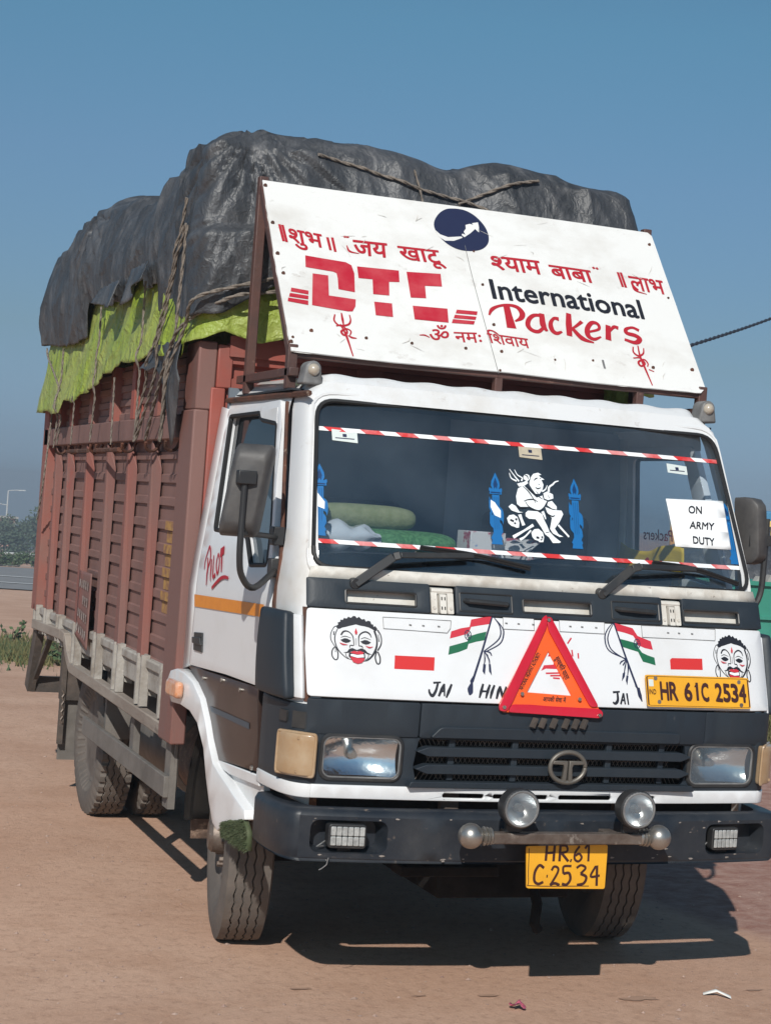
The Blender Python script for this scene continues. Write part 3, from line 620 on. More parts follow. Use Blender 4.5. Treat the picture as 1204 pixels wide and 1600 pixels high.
# ---- front: dark corner pieces, bonnet, cowl, grille, lamps
for sd_ in (-1, 1):
    fn = lambda s, z, h=0., d=sd_: CR(s, z, h, d)
    mb = MB(); mb.grid(lambda s, z: fn(s, z, .034 + .006 * math.sin((z - 1.12) / .31 * math.pi)), zs(.44, 1.0, 9), zs(1.118, 1.43, 8)); mb.build('corner_deflector', 'charcoal', truck, solid=.05, bevel=.014, offset=0)
    mb = MB(); mb.grid(lambda s, z: fn(s, z, .012), zs(.30, .46, 4), zs(1.125, 1.42, 6)); mb.build('deflector_insert', 'bonnet_white', truck, solid=.02, bevel=.004)
    mb = MB(); mb.grid(lambda s, z: fn(s, z, .004), zs(.2, .32, 3), zs(1.115, 1.45, 3)); mb.build('bonnet_gap', 'rust', truck)
    mb = MB(); mb.grid(lambda s, z: fn(s, z, .012), zs(0, 1, 10), [.822, .86, .9, .95, 1.0, 1.04, 1.07, 1.09, 1.107]); cp = mb.build('corner_panel', 'charcoal', truck, solid=.02, bevel=.004)
    mb = MB(); mb.prism(rrect(.52, 1.035, .66, 1.075, .006), lambda a, b: fn(a, b, .018), lambda a, b: fn(a, b, .03)); mb.prism(rrect(.2, 1.02, .42, 1.08, .006), lambda a, b: fn(a, b, .018), lambda a, b: fn(a, b, .028)); mb.build('vent', 'black_plastic', cp)
    q = rrect(.06, .852, .56, 1.003, .02); mb = MB(); v, f = fill(q, (), .05); mb.add([fn(a, b, .034) for a, b in v], f)
    ind = mb.build('indicator_lamp', 'amber', truck, solid=.03, bevel=.008, offset=0)
    mb = MB(); mb.tube([fn(a, b, .048) for a, b in q + q[:1]], .006, 6)
    for zz in (.868, .988): mb.lathe([(-.002, .006), (.003, .006)], fn(.25, zz, .05), 'y', 8)
    mb.build('lens_rim', 'amber', ind)
    # belt strip round the corner and along the sill
    mb = MB(); mb.grid(lambda s, z: fn(s, z, .016), zs(.06, 1, 10), zs(.773, .823, 2)); mb.build('belt_corner', 'bonnet_white', truck, solid=.02, bevel=.004)
    mb = MB(); mb.prism([(0.9011,0.7763),(0.7613,0.7808),(0.4007,0.7956),(0.392,0.7561),(0.7522,0.7419),(0.8692,0.748)] if sd_ < 0 else [(.42, .74), (.42, .78), (.9, .74), (.9, .7)], lambda a, b: SD(a, b, .022, sd_), lambda a, b: SD(a, b, -.01, sd_)); mb.build('sill', 'bonnet_white', truck, bevel=.004)
    mb = MB(); mb.grid(lambda s, z: fn(s, z, -.05), zs(0, 1, 6), zs(.60, .775, 3)); vl = [(0.8715,0.7579),(0.3956,0.7724),(0.3529,0.6792),(0.442,0.6143),(0.5837,0.6662),(0.7477,0.7224)] if sd_ < 0 else [(.42, .55), (.42, .74), (.75, .70), (.62, .56)]; mb.prism(vl, lambda a, b: SD(a, b, .004, sd_), lambda a, b: SD(a, b, -.02, sd_)); mb.build('valance', 'white_paint', truck)
bon = panel('bonnet', rpoly([(-.947, 1.137), (.95, 1.137), (.962, 1.30), (.947, 1.447), (-.943, 1.447), (-.952, 1.30)], .012, 2), lambda x, z, h=0.: FR(x, z, h) if abs(x) < XC else CR((abs(x) - XC) / .2, z, h, 1 if x > 0 else -1), 'bonnet_white', truck, (), .07, .02, .014, .006)
BF = lambda x, z, h=0.: (FR(x, z, h + .0245) if abs(x) < XC else CR((abs(x) - XC) / .2, z, h + .0245, 1 if x > 0 else -1))
slots = [rrect(*[(-0.8092,1.47)][0], *[(-0.5407,1.517)][0], .006), rrect(*[(-0.1155,1.471)][0], *[(0.1716,1.518)][0], .006), rrect(*[(0.5816,1.465)][0], *[(0.8429,1.515)][0], .006)]
slots = [rrect(min(a[0] for a in s), min(a[1] for a in s) + .004, max(a[0] for a in s), min(a[1] for a in s) + .052, .008) for s in slots]
for i, (a, b) in enumerate(((-.943, -.485), (-.385, .484), (.578, .948))):
    z0, z1 = 1.452, 1.557
    hs = [s for s in slots if a < s[0][0] < b]
    cw = panel('cowl_panel', rpoly([(a, z0), (b, z0), (b, z1), (a, z1)], .008, 2), lambda x, z, h=0.: FR(x, z, h) if abs(x) < XC else CR((abs(x) - XC) / .2, z, h, 1 if x > 0 else -1), 'charcoal', truck, hs, .06, .02, .02, .004)
    for s in hs:
        x0, x1, q0, q1 = min(a[0] for a in s), max(a[0] for a in s), min(a[1] for a in s), max(a[1] for a in s)
        mb = MB(); mb.tube([FR(x, z, .03) for x, z in s + s[:1]], .0045, 6); mb.build('vent_rim', 'black_plastic', cw)
        mb = MB(); mb.prism([(x0 - .01, q0 - .01), (x1 + .01, q0 - .01), (x1 + .01, q1 + .01), (x0 - .01, q1 + .01)], lambda a, b: FR(a, b, -.005), lambda a, b: FR(a, b, -.012)); mb.build('vent_back', 'old_white', cw)
    for hx in ((-.265, .365) if i == 1 else ()):
        rec = rrect(hx - .105, 1.468, hx + .105, 1.535, .006); mb = MB(); mb.tube([FR(x, z, .03) for x, z in rec + rec[:1]], .004, 6)
        mb.tube([FR(hx - .085, 1.507, .03), FR(hx - .075, 1.507, .05), FR(hx, 1.505, .056), FR(hx + .075, 1.502, .05), FR(hx + .085, 1.5, .03)], .010, 8); mb.build('pull_handle', 'black_plastic', cw)
for hx in (-.435, .53):
    mb = MB(); mb.prism(rrect(hx - .046, 1.45, hx + .046, 1.548, .004), lambda a, b: FR(a, b, -.002), lambda a, b: FR(a, b, -.012))
    for dx in (-.032, .0, .032):
        mb.prism(rrect(hx + dx - .012, 1.455, hx + dx + .012, 1.53 if dx else 1.525, .003), lambda a, b: FR(a, b, .002), lambda a, b: FR(a, b, .02 if dx else .03))
    mb.tube([FR(hx - .042, 1.535, .012), FR(hx + .042, 1.535, .012)], .012, 8); mb.lathe([(-.005, .006), (.002, .006)], FR(hx - .032, 1.475, .02), 'y', 8); mb.lathe([(-.005, .006), (.002, .006)], FR(hx + .032, 1.475, .02), 'y', 8)
    h_ = mb.build('hinge', 'pale_wood', truck); h_.data.materials[0] = MAT['old_white']
    mb = MB()
    for dz in (.475, .51):
        for dx in (-.005, .005): mb.prism(rrect(hx + dx * 1.2 - .002, 1 + dz - .006, hx + dx * 1.2 + .002, 1 + dz + .006, .0015), lambda a, b: FR(a, b, .0305), lambda a, b: FR(a, b, .032))
    mb.build('hinge_slot', 'dark_hole', h_)
# upper grille cover (charcoal band) in three pieces
for a, b in ((-.945, -.537), (-.533, .648), (.652, .952)):
    panel('grille_cover', rpoly([(a, 1.006), (b, 1.006), (b, 1.131), (a, 1.131)], .006, 2), lambda x, z, h=0.: FR(x, z, h) if abs(x) < XC else CR((abs(x) - XC) / .2, z, h, 1 if x > 0 else -1), 'charcoal', truck, (), .08, .02, .022 if a > -.6 and b < .7 else .018, .006)
mb = MB(); mb.prism(rpoly([(-.5, 1.008), (.53, 1.008), (.53, 1.05), (-.46, 1.05)], .015), lambda a, b: FR(a, b, .03), lambda a, b: FR(a, b, .052)); mb.build('grille_ridge', 'charcoal', truck, bevel=.008)
# lamp panel
HLX = (.742, .142, .925, .073)                    # centre x, half width, centre z, half height
hl_holes = [rrect(s * HLX[0] - HLX[1] - .008, HLX[2] - HLX[3] - .006, s * HLX[0] + HLX[1] + .008, HLX[2] + HLX[3] + .006, .03) for s in (-1, 1)]
gr_hole = rpoly([(-.53, .845), (.57, .845), (.585, .90), (.57, 1.0), (-.53, 1.0), (-.545, .90)], .01, 2)
panel('grille_panel', [(-.925, .822), (.93, .822), (.93, 1.004), (-.925, 1.004)], lambda x, z, h=0.: FR(x, z, h) if abs(x) < XC else CR((abs(x) - XC) / .2, z, h, 1 if x > 0 else -1), 'charcoal', truck, [*hl_holes, gr_hole], .06, .02, .012, .003)
mb = MB(); mb.box((-.62, .2, .78), (.66, .22, 1.03)); mb.build('radiator', 'under_shaded', truck)
grille = MB()
for z in (.957, .893):
    grille.prism(rpoly([(-.545, z), (-.50, z + .017), (.545, z + .017), (.59, z), (.545, z - .017), (-.50, z - .017)], .005, 2), lambda a, b: FR(a, b, .0), lambda a, b: FR(a, b, .048))
grille.prism(rpoly([(-.56, .848), (.60, .848), (.61, .826), (-.57, .826)], .006, 2), lambda a, b: FR(a, b, .01), lambda a, b: FR(a, b, .06))
for x in (-.15, .24, -.40, .47): grille.prism(rrect(x - .012, .85, x + .012, 1.0, .004), lambda a, b: FR(a, b, .0), lambda a, b: FR(a, b, .02))
grille = grille.build('grille', 'charcoal', truck, bevel=.006)
mb = MB()
for i in range(-60, 70):
    x0 = i * .018
    for s in (-1, 1):
        a, b = (x0, .845), (x0 + s * .09, 1.0)
        if -.53 < a[0] < .57 and -.53 < b[0] < .57: mb.add([FR(a[0] - .0015, a[1], -.01), FR(a[0] + .0015, a[1], -.01), FR(b[0] + .0015, b[1], -.01 + .001 * s), FR(b[0] - .0015, b[1], -.01 + .001 * s)], [(0, 1, 2, 3)])
mb.build('grille_mesh', 'old_steel', grille, smooth=False)
mb = MB()                                          # round emblem with a split T
E0 = (.05, .915); ea, eb = .072, .057
mb.tube([FR(E0[0] + ea * math.cos(t), E0[1] + eb * math.sin(t), .062) for t in [2 * math.pi * k / 40 for k in range(41)]], .0095, 8)
for s in (-1, 1):
    tl = [(E0[0] + s * x, E0[1] + z) for x, z in ((.004, -.054), (.006, .006), (.02, .018), (.07, .014), (.066, .026), (.03, .031), (.0, .031), (.0, .018))]
    tl = [(E0[0] + s * x * .93, E0[1] + z * .95) for x, z in ((.003, .026), (.066, .026), (.072, .012), (.022, .010), (.018, .0), (.024, -.055), (.004, -.058))]
    mb.prism(tl if s > 0 else tl[::-1], lambda a, b: FR(a, b, .054), lambda a, b: FR(a, b, .07))
mb.build('emblem', 'emblem', grille, bevel=.003)
for s in (-1, 1):
    cx_, hw, cz, hh = s * HLX[0], HLX[1], HLX[2], HLX[3]
    hl = MB(); fr = rrect(cx_ - hw - .006, cz - hh - .005, cx_ + hw + .006, cz + hh + .005, .034); hl.tube([FR(a, b, .024) for a, b in fr + fr[:1]], .009, 8)
    hl = hl.build('headlight', 'black_plastic', truck)
    mb = MB(); mb.grid(lambda u, v: FR(cx_ + u * hw, cz + v * hh, .012 - .075 * (1 - min(1, (u * u * .62 + v * v * .38)) ** 1.0)), zs(-1, 1, 24), zs(-1, 1, 18)); mb.build('reflector', 'lamp_silver', hl, angle=180)
    mb = MB(); lr = rrect(cx_ - hw, cz - hh, cx_ + hw, cz + hh, .032); v, f = fill(lr, (), .006)
    mb.add([FR(a, b, .026 + .012 * (1 - ((a - cx_) / hw) ** 2) * (1 - ((b - cz) / hh) ** 2) + .0007 * math.sin(a * 520) * (1 if s * (a - cx_) > -.02 else .3)) for a, b in v], f); mb.build('lens', 'lamp_glass' if s < 0 else 'dusty_bright_lamp_glass', hl)
    mb = MB(); mb.tube([FR(a, b, .028) for a, b in lr + lr[:1]], .004, 6); mb.build('lens_edge', 'grey_trim', hl)
    mb = MB(); mb.lathe([(-.005, .012), (.02, .018), (.03, .006)], FR(cx_ - .01, cz, -.03), 'y', 12); mb.build('bulb', 'steel', hl)
    if s > 0: hl['label'] = 'right headlight with a dusty lens'
# white slotted strip
slh = [rrect(x0, .787, x1, .804, .008) for x0, x1 in ((-.425, -.262), (-.227, -.005), (.039, .262), (.299, .452))]
panel('belt_strip', [(-.915, .775), (.918, .775), (.918, .824), (-.915, .824)], lambda x, z, h=0.: FR(x, z, h) if abs(x) < XC else CR((abs(x) - XC) / .2, z, h, 1 if x > 0 else -1), 'bonnet_white', truck, slh, .08, .014, .024, .003)
mb = MB(); mb.box((-.86, .13, .70), (.86, .16, .825)); mb.build('inner_valance', 'under_shaded', truck)

# ---- bumper
def BP(x, z, h=0.):                               # bumper face in plan
    a = abs(x); y = -.07 + .07 * (a / .95) ** 2.4
    return (x, y - h, z)
lb = [rrect(s * .79 - .14, .592, s * .79 + .14, .709, .032) for s in (-1, 1)]
mb = MB(); v, f = fill([(-.97, .574), (.97, .574), (.97, .722), (-.97, .722)], lb, .06); mb.add([BP(a, b) for a, b in v], f)
def BW(s, z, d):                                  # wrap round the ends
    P = [(.97, BP(.97, 0)[1]), (1.015, BP(.97, 0)[1] + .01), (1.046, .10), (1.035, .36)]
    b = [(1 - s) ** 3, 3 * s * (1 - s) ** 2, 3 * s * s * (1 - s), s ** 3]
    return (d * sum(w * p[0] for w, p in zip(b, P)), sum(w * p[1] for w, p in zip(b, P)), z)
for d in (-1, 1): mb.grid(lambda s, z: BW(s, z, d), zs(0, 1, 12), zs(.574, .722, 3))
xs = zs(-.97, .97, 28)
def rim(z0, y0, z1, y1):
    L0 = [Vector(BW(s, z0, -1)) for s in zs(1, 0, 12)] + [Vector(BP(x, z0)) for x in xs] + [Vector(BW(s, z0, 1)) for s in zs(0, 1, 12)]
    c = Vector((0, .5, 0)); out0 = [p + Vector((-(p.x) * 0, 0, 0)) + (Vector((0, .5, p.z)) - p).normalized() * y0 for p in L0]
    out1 = [(p + (Vector((0, .5, p.z)) - p).normalized() * y1) for p in L0]
    for p in out1: p.z = z1
    n = len(L0); mb.add(out0 + out1, [(i, i + 1, n + i + 1, n + i) for i in range(n - 1)])
rim(.722, 0, .742, .012); rim(.742, .012, .748, .09)
bm_ = mb
def rim2(pairs):
    for (z0, y0), (z1, y1) in zip(pairs, pairs[1:]):
        L0 = [Vector(BW(s, z0, -1)) for s in zs(1, 0, 12)] + [Vector(BP(x, z0)) for x in xs] + [Vector(BW(s, z0, 1)) for s in zs(0, 1, 12)]
        A = [p + (Vector((0, .5, p.z)) - p).normalized() * y0 for p in L0]; B = [p + (Vector((0, .5, p.z)) - p).normalized() * y1 for p in L0]
        for p in A: p.z = z0
        for p in B: p.z = z1
        n = len(L0); mb.add(A + B, [(i, i + 1, n + i + 1, n + i) for i in range(n - 1)])
rim2([(.574, 0), (.558, .015), (.556, .08)])
bm2 = bmesh.new()
bumper = mb.build('bumper', 'bumper_black', truck, angle=50)
md = bumper.modifiers.new('weld', 'WELD'); md.merge_threshold = .002
for s, lbp in zip((-1, 1), lb):
    cx_ = s * .79; mb = MB(); inn = rrect(cx_ - .12, .604, cx_ + .12, .698, .028)
    n = len(inn); mb.add([BP(a, b, 0) for a, b in lbp] + [BP(a, b, -.075) for a, b in inn], [(i, (i + 1) % n, n + (i + 1) % n, n + i) for i in range(n)] + [tuple(range(n, 2 * n))])
    mb.build('lamp_recess', 'bumper_black', bumper, angle=50)
    lx = -.80 if s < 0 else .735; lz = .655; dx = .062 if s < 0 else .055
    mb = MB(); mb.prism(rrect(lx - dx - .006, lz - .044, lx + dx + .006, lz + .042, .012), lambda a, b: BP(a, b, .012), lambda a, b: BP(a, b, -.03)); mb.bar(BP(lx, lz - .04, -.01), BP(lx, lz - .075, -.03), .05, .006); wl = mb.build('work_lamp', 'black_plastic', bumper, bevel=.004)
    mb = MB()
    for r in range(2):
        for c in range(6): mb.prism(rrect(lx - dx + c * dx / 3 + .0008, lz - .034 + r * .035, lx - dx + (c + 1) * dx / 3 - .0008, lz - .001 + r * .035, .004), lambda a, b: BP(a, b, .013), lambda a, b: BP(a, b, .019))
    mb.build('led_lens', 'led', wl, bevel=.004)
    mb = MB(); mb.tube([BP(lx - .05, .64, -.03), BP(lx - .08, .622, -.02), BP(lx - .10, .612, -.01), BP(lx - .07, .61, -.03)], .0025, 6)
    if s < 0: mb.tube([BP(-.86, .575, .004), BP(-.865, .55, .004), BP(-.88, .535, 0), BP(-.89, .53, 0)], .0022, 6)
    mb.build('wire', 'grey_trim', wl)
mat('scuff', (.19, .165, .145), .7, c2=(.3, .27, .25), ns=40)
p = Paint(BP, .0012)
for k in range(46):
    x = random.uniform(-.95, .95); z = random.choice((random.gauss(.716, .004), random.gauss(.58, .006), random.uniform(.58, .71))); a = random.uniform(.002, .006)
    if any(inside((x, z), q) for q in lb): continue
    p.poly([(x + a * random.uniform(.6, 2.6) * math.cos(t), z + a * random.uniform(.4, .9) * math.sin(t)) for t in (0, .9, 1.8, 2.7, 3.6, 4.5, 5.4)])
p.build('scuffs', 'scuff', bumper)
# bull bar, end balls, driving lamps, lower plate
mb = MB(); mb.prism(rrect(-.345, .662, .325, .702, .004), lambda a, b: (a, -.205, b), lambda a, b: (a, -.165, b))
for x in (-.2, .2): mb.bar((x, -.17, .68), (x, -.02, .68), .05, .03)
bar = mb.build('bull_bar', 'old_steel', truck, bevel=.006)
for s, x in ((-1, -.39), (1, .365)):
    mb = MB(); c = (x, -.185, .688 if s < 0 else .686)
    mb.lathe([(.046 * math.cos(R(t)), max(.0004, .046 * math.sin(R(t)))) for t in range(0, 181, 12)], c, 'x', 24)
    for k in (0, 1, 2): mb.lathe([(-s * (.044 + k * .013), .024), (-s * (.050 + k * .013), .035 - .002 * k), (-s * (.056 + k * .013), .024)], c, 'x', 20)
    mb.build('end_ball', 'steel', bar)
for x in (-.228, .24):
    mb = MB(); c = (x, -.215, .797)
    mb.lathe([(.07, .03), (.055, .05), (.03, .066), (0, .071), (-.03, .071), (-.036, .066), (-.036, .062), (-.02, .06)], c, 'y', 36, False); mb.bar((x, -.19, .73), (x, -.18, .69), .03, .012); mb.bar((x - .03, -.185, .72), (x + .03, -.185, .72), .02, .03); dl_ = mb.build('driving_lamp', 'black_plastic', truck)
    mb = MB(); mb.lathe([(-.03, .061), (-.022, .058), (-.004, .045), (.012, .028), (.02, .004)], c, 'y', 36, False); mb.build('reflector', 'spot_silver', dl_)
    mb = MB(); mb.lathe([(-.034, .062), (-.04, .045), (-.044, .02), (-.045, .001)], c, 'y', 36, False); mb.build('lens', 'dusty_bright_lamp_glass', dl_)  # dusty veil also paints brightness onto the lamp face
    mb = MB(); mb.tube([(c[0] + .062 * math.cos(t), c[1] - .034, c[2] + .062 * math.sin(t)) for t in [2 * math.pi * k / 32 for k in range(33)]], .005, 6); mb.lathe([(-.03, .012), (0, .016), (.01, .016)], c, 'y', 14); mb.build('lamp_ring', 'grey_trim', dl_)
pl = rpoly([(-0.153,0.645),(0.176,0.651),(0.176,0.488),(-0.141,0.492)], .008, 2)
mb = MB(); mb.prism(pl, lambda a, b: (a, -.150, b), lambda a, b: (a, -.144, b)); pt = mb.build('number_plate', 'plate_yellow', truck); pt['label'] = 'lower hand painted yellow number plate'
PF = lambda x, z, h=0.: (x, -.150 - h, z)
p = Paint(PF, .0006)
p.stroke([(-0.142,0.637),(-0.135,0.518),(-0.116,0.501),(0.11,0.499)], .003); 
for q, w in (([(-0.071,0.648),(-0.072,0.592)], .007), ([(-0.04,0.648),(-0.041,0.59)], .007), ([(-0.071,0.62),(-0.041,0.622)], .006),
             ([(-0.017,0.648),(-0.017,0.59)], .007), ([(-0.02,0.648),(0.007,0.646),(0.011,0.627),(-0.015,0.62)], .006), ([(-0.01,0.62),(0.019,0.59)], .007), ([(0.026,0.594),(0.032,0.592)], .008),
             ([(0.061,0.646),(0.045,0.623),(0.044,0.599),(0.06,0.59),(0.072,0.604),(0.061,0.618),(0.046,0.611)], .006), ([(0.083,0.637),(0.097,0.649),(0.1,0.59)], .006),
             ([(-0.077,0.566),(-0.096,0.576),(-0.112,0.552),(-0.112,0.52),(-0.096,0.508),(-0.076,0.515)], .007), ([(-0.065,0.536),(-0.06,0.536)], .007), ([(-0.046,0.557),(-0.037,0.571),(-0.021,0.566),(-0.022,0.547),(-0.047,0.503)], .006), ([(-0.049,0.505),(-0.029,0.51),(-0.01,0.503)], .007),
             ([(0.033,0.573),(0.002,0.571),(0.002,0.545)], .006), ([(0.002,0.545),(0.025,0.547),(0.032,0.524),(0.018,0.505),(-0.001,0.508)], .007),
             ([(0.054,0.566),(0.072,0.576),(0.091,0.566),(0.072,0.545)], .006), ([(0.072,0.545),(0.096,0.533),(0.088,0.51),(0.06,0.503)], .007),
             ([(0.132,0.573),(0.114,0.535),(0.151,0.538)], .006), ([(0.137,0.575),(0.141,0.5)], .007)):
    p.stroke(q, w * 1.45)
p.build('lettering', 'plate_ink', pt)
# upper plate on the bonnet
c4 = [(0.3775,1.149),(0.8497,1.151),(0.8663,1.266),(0.3912,1.268)]
x0, x1 = c4[0][0], c4[1][0]; z0 = (c4[0][1] + c4[1][1]) / 2; z1 = (c4[2][1] + c4[3][1]) / 2
tA, tB = Vector(BF(x0, (z0 + z1) / 2, .012)), Vector(BF(x1, (z0 + z1) / 2, .012)); nrm = Vector((tB.y - tA.y, -(tB.x - tA.x), 0)).normalized()
def HP(u, v, h=0.): return tA + (tB - tA) * u + Vector((0, front_y(.7, z0 + (z1 - z0) * v) - front_y(.7, (z0 + z1) / 2), (z1 - z0) * (v - .5))) + nrm * (h + .008)
mb = MB(); lp = rpoly([(0, 0), (1, 0), (1, 1), (0, 1)], .04, 4); mb.prism(lp, lambda a, b: HP(a, b, -.003), lambda a, b: HP(a, b, .002)); pt = mb.build('number_plate', 'plate_yellow', truck); pt['label'] = 'upper printed yellow number plate on the bonnet'
p = Paint(lambda u, v, h: HP(u, v, h + .002), .0005)
bd = [(.01 + .98 * (a), .04 + .92 * b) for a, b in lp]
for i in range(len(bd)): p.stroke([bd[i], bd[(i + 1) % len(bd)]], .012)
xx = .125
for t, a, b in (('HR', .125, .30), ('61C', .355, .60), ('2534', .655, .965)):
    n = len(t); w = (b - a) / n
    for i, ch in enumerate(t):
        if ch == '1':
            u0, u1 = a + i * w, a + (i + 1) * w; p.stroke([(u0 + .028, .66), (u0 + .042, .74), (u0 + .047, .80)], .017, 1); p.stroke([(u0 + .046, .80), (u0 + .046, .23)], .024, 1); continue
        p.text(ch, (a + i * w + (.018 if ch == '1' else .006), .24), (a + (i + 1) * w - (.018 if ch == '1' else .008), .22), (a + i * w + (.018 if ch == '1' else .006), .80), .034, emh=.7)
p.text('IND', (.02, .40), (.085, .40), (.02, .56)); p.build('lettering', 'plate_ink', pt)
p = Paint(lambda u, v, h: HP(u, v, h + .002), .0006); p.poly(rrect(.025, .64, .07, .86, .01)); p.build('hologram', 'decal_blue', pt).data.materials[0] = MAT['sticker']
mb = MB()
for u, v in ((.09, .9), (.9, .86), (.11, .16), (.905, .12)): mb.lathe([(-.004, .008), (.002, .007), (.004, .003)], HP(u, v, .002), 'y', 10)
mb.build('screw', 'steel', pt)

# ---- paintings on the bonnet
def face(fn, parent):
    ink, red = Paint(fn, .0004), Paint(fn, .0045)
    ink.poly([(.14,.68),(.13,.72),(.17,.75),(.16,.79),(.21,.81),(.21,.85),(.26,.85),(.28,.89),(.33,.88),(.36,.92),(.41,.90),(.45,.94),(.49,.94),(.52,.90),(.56,.93),(.61,.88),(.66,.89),(.69,.84),(.73,.86),(.77,.85),(.79,.79),(.82,.79),(.83,.74),(.86,.76),(.90,.70),(.88,.66),(.84,.66),(.80,.69),(.74,.72),(.66,.74),(.58,.75),(.5,.77),(.40,.74),(.31,.71),(.24,.69),(.19,.66)])
    S = lambda L, w: ink.stroke([(x / 1000, z / 1000) for x, z in L], w)
    S([(175, 700), (115, 560), (100, 420), (150, 250), (270, 110), (360, 60), (520, 30)], [.014, .022, .022, .014, .008])
    S([(840, 660), (880, 500), (870, 330), (800, 170), (700, 60), (620, 30)], [.04, .03, .04, .034, .012])
    S([(150, 720), (90, 690), (30, 560), (30, 430), (100, 300)], [.02, .014, .018, .014]); S([(90, 610), (80, 530)], .02)
    S([(900, 680), (960, 560), (960, 400), (890, 260)], [.03, .02, .024, .03]); S([(910, 590), (920, 440)], [.012, .02])
    S([(100, 300), (50, 230), (40, 120), (90, 40), (140, 60), (150, 180), (110, 300)], .022); S([(105, 270), (105, 190)], [.006, .016])
    S([(870, 250), (840, 120), (870, 0), (920, 10), (930, 120), (890, 240)], .026)
    S([(215, 540), (260, 610), (330, 625), (400, 580), (440, 500), (450, 340)], [.03, .034, .02, .02, .014]); S([(540, 340), (545, 520), (600, 600), (680, 630), (750, 590), (780, 520)], [.014, .024, .03, .03, .012])
    S([(210, 490), (290, 520), (400, 490)], [.008, .016, .006]); S([(580, 480), (660, 510), (770, 470)], [.008, .016, .006])
    S([(490, 490), (490, 350)], .008)
    for cx, cz in ((.30, .435), (.67, .42)):
        ink.poly([(cx - .1, cz + .01), (cx - .05, cz + .03), (cx - .02, cz + .045), (cx + .03, cz + .04), (cx + .1, cz + .0), (cx + .06, cz - .035), (cx, cz - .05), (cx - .06, cz - .03)])
    S([(440, 340), (380, 340), (370, 290)], [.02, .018, .012]); S([(540, 340), (600, 330), (610, 280)], [.02, .02, .012])
    ink.poly([(.25, .19), (.32, .21), (.36, .27), (.42, .29), (.5, .255), (.58, .29), (.65, .27), (.70, .21), (.78, .175), (.70, .175), (.62, .22), (.5, .235), (.40, .22), (.33, .185)])
    S([(290, 190), (300, 120), (350, 70)], .012); S([(720, 170), (700, 100), (650, 60)], .012)
    ink.poly([(.355, .2), (.645, .21), (.655, .1), (.60, .04), (.40, .05), (.345, .12)])
    o = ink.build('painted_face', 'ink', parent)
    red.poly([(.49, .70), (.465, .62), (.475, .575), (.505, .575), (.515, .62)])
    for q in ([(180, 390), (240, 360), (330, 355)], [(660, 350), (730, 320), (800, 340)]): red.stroke([(x / 1000, z / 1000) for x, z in q], [.006, .028, .006])
    red.poly([(.37, .2), (.44, .235), (.5, .225), (.56, .24), (.625, .21), (.6, .17), (.5, .165), (.42, .18)])
    red.poly([(.365, .12), (.42, .11), (.5, .095), (.62, .10), (.64, .075), (.58, .0), (.5, -.02), (.42, .01)])
    red.mb.mi = 1; red.poly([(.375, .165), (.42, .17), (.5, .155), (.62, .175), (.625, .115), (.5, .1), (.42, .12), (.38, .13)])
    red.mb.build('red_marks', ['flag_red', 'decal_white'], o, smooth=False)
fA = [(-0.8724,1.264),(-0.6713,1.264),(-0.8653,1.439)]; fB = [(0.7061,1.257),(0.8896,1.252),(0.7324,1.441)]
for A, sc in ((fA, 1), (fB, .95)):
    bl, br, tl = Vector(A[0]), Vector(A[1]), Vector(A[2])
    face(lambda u, v, h: BF(*(bl + (br - bl) * u + Vector((0, (tl.y - bl.y) * v))), h), bon)
BL_ = lambda: Paint(BF, .0004)
def flag(red, green, pole, cords, tassels, chakra, extra):
    p = BL_(); p.poly(red, .05); p.mb.mi = 1; p.poly(green, .05); p.mb.mi = 2; p.stroke(pole, [.006, .008, .009])
    for c in cords: p.stroke(c, [.003, .006, .004])
    for t in tassels: p.poly(t)
    p.stroke(ell(chakra, .013, .017, 16) + [ell(chakra, .013, .017, 16)[0]], .0028, 2)
    for k in range(4): p.stroke([(chakra[0] + .012 * math.cos(k * .785), chakra[1] + .016 * math.sin(k * .785)), (chakra[0] - .012 * math.cos(k * .785), chakra[1] - .016 * math.sin(k * .785))], .0022)
    for c in extra: p.stroke(c, [.006, .014, .004])
    p.mb.build('painted_flag', ['flag_red', 'flag_green', 'navy'], bon, smooth=False)
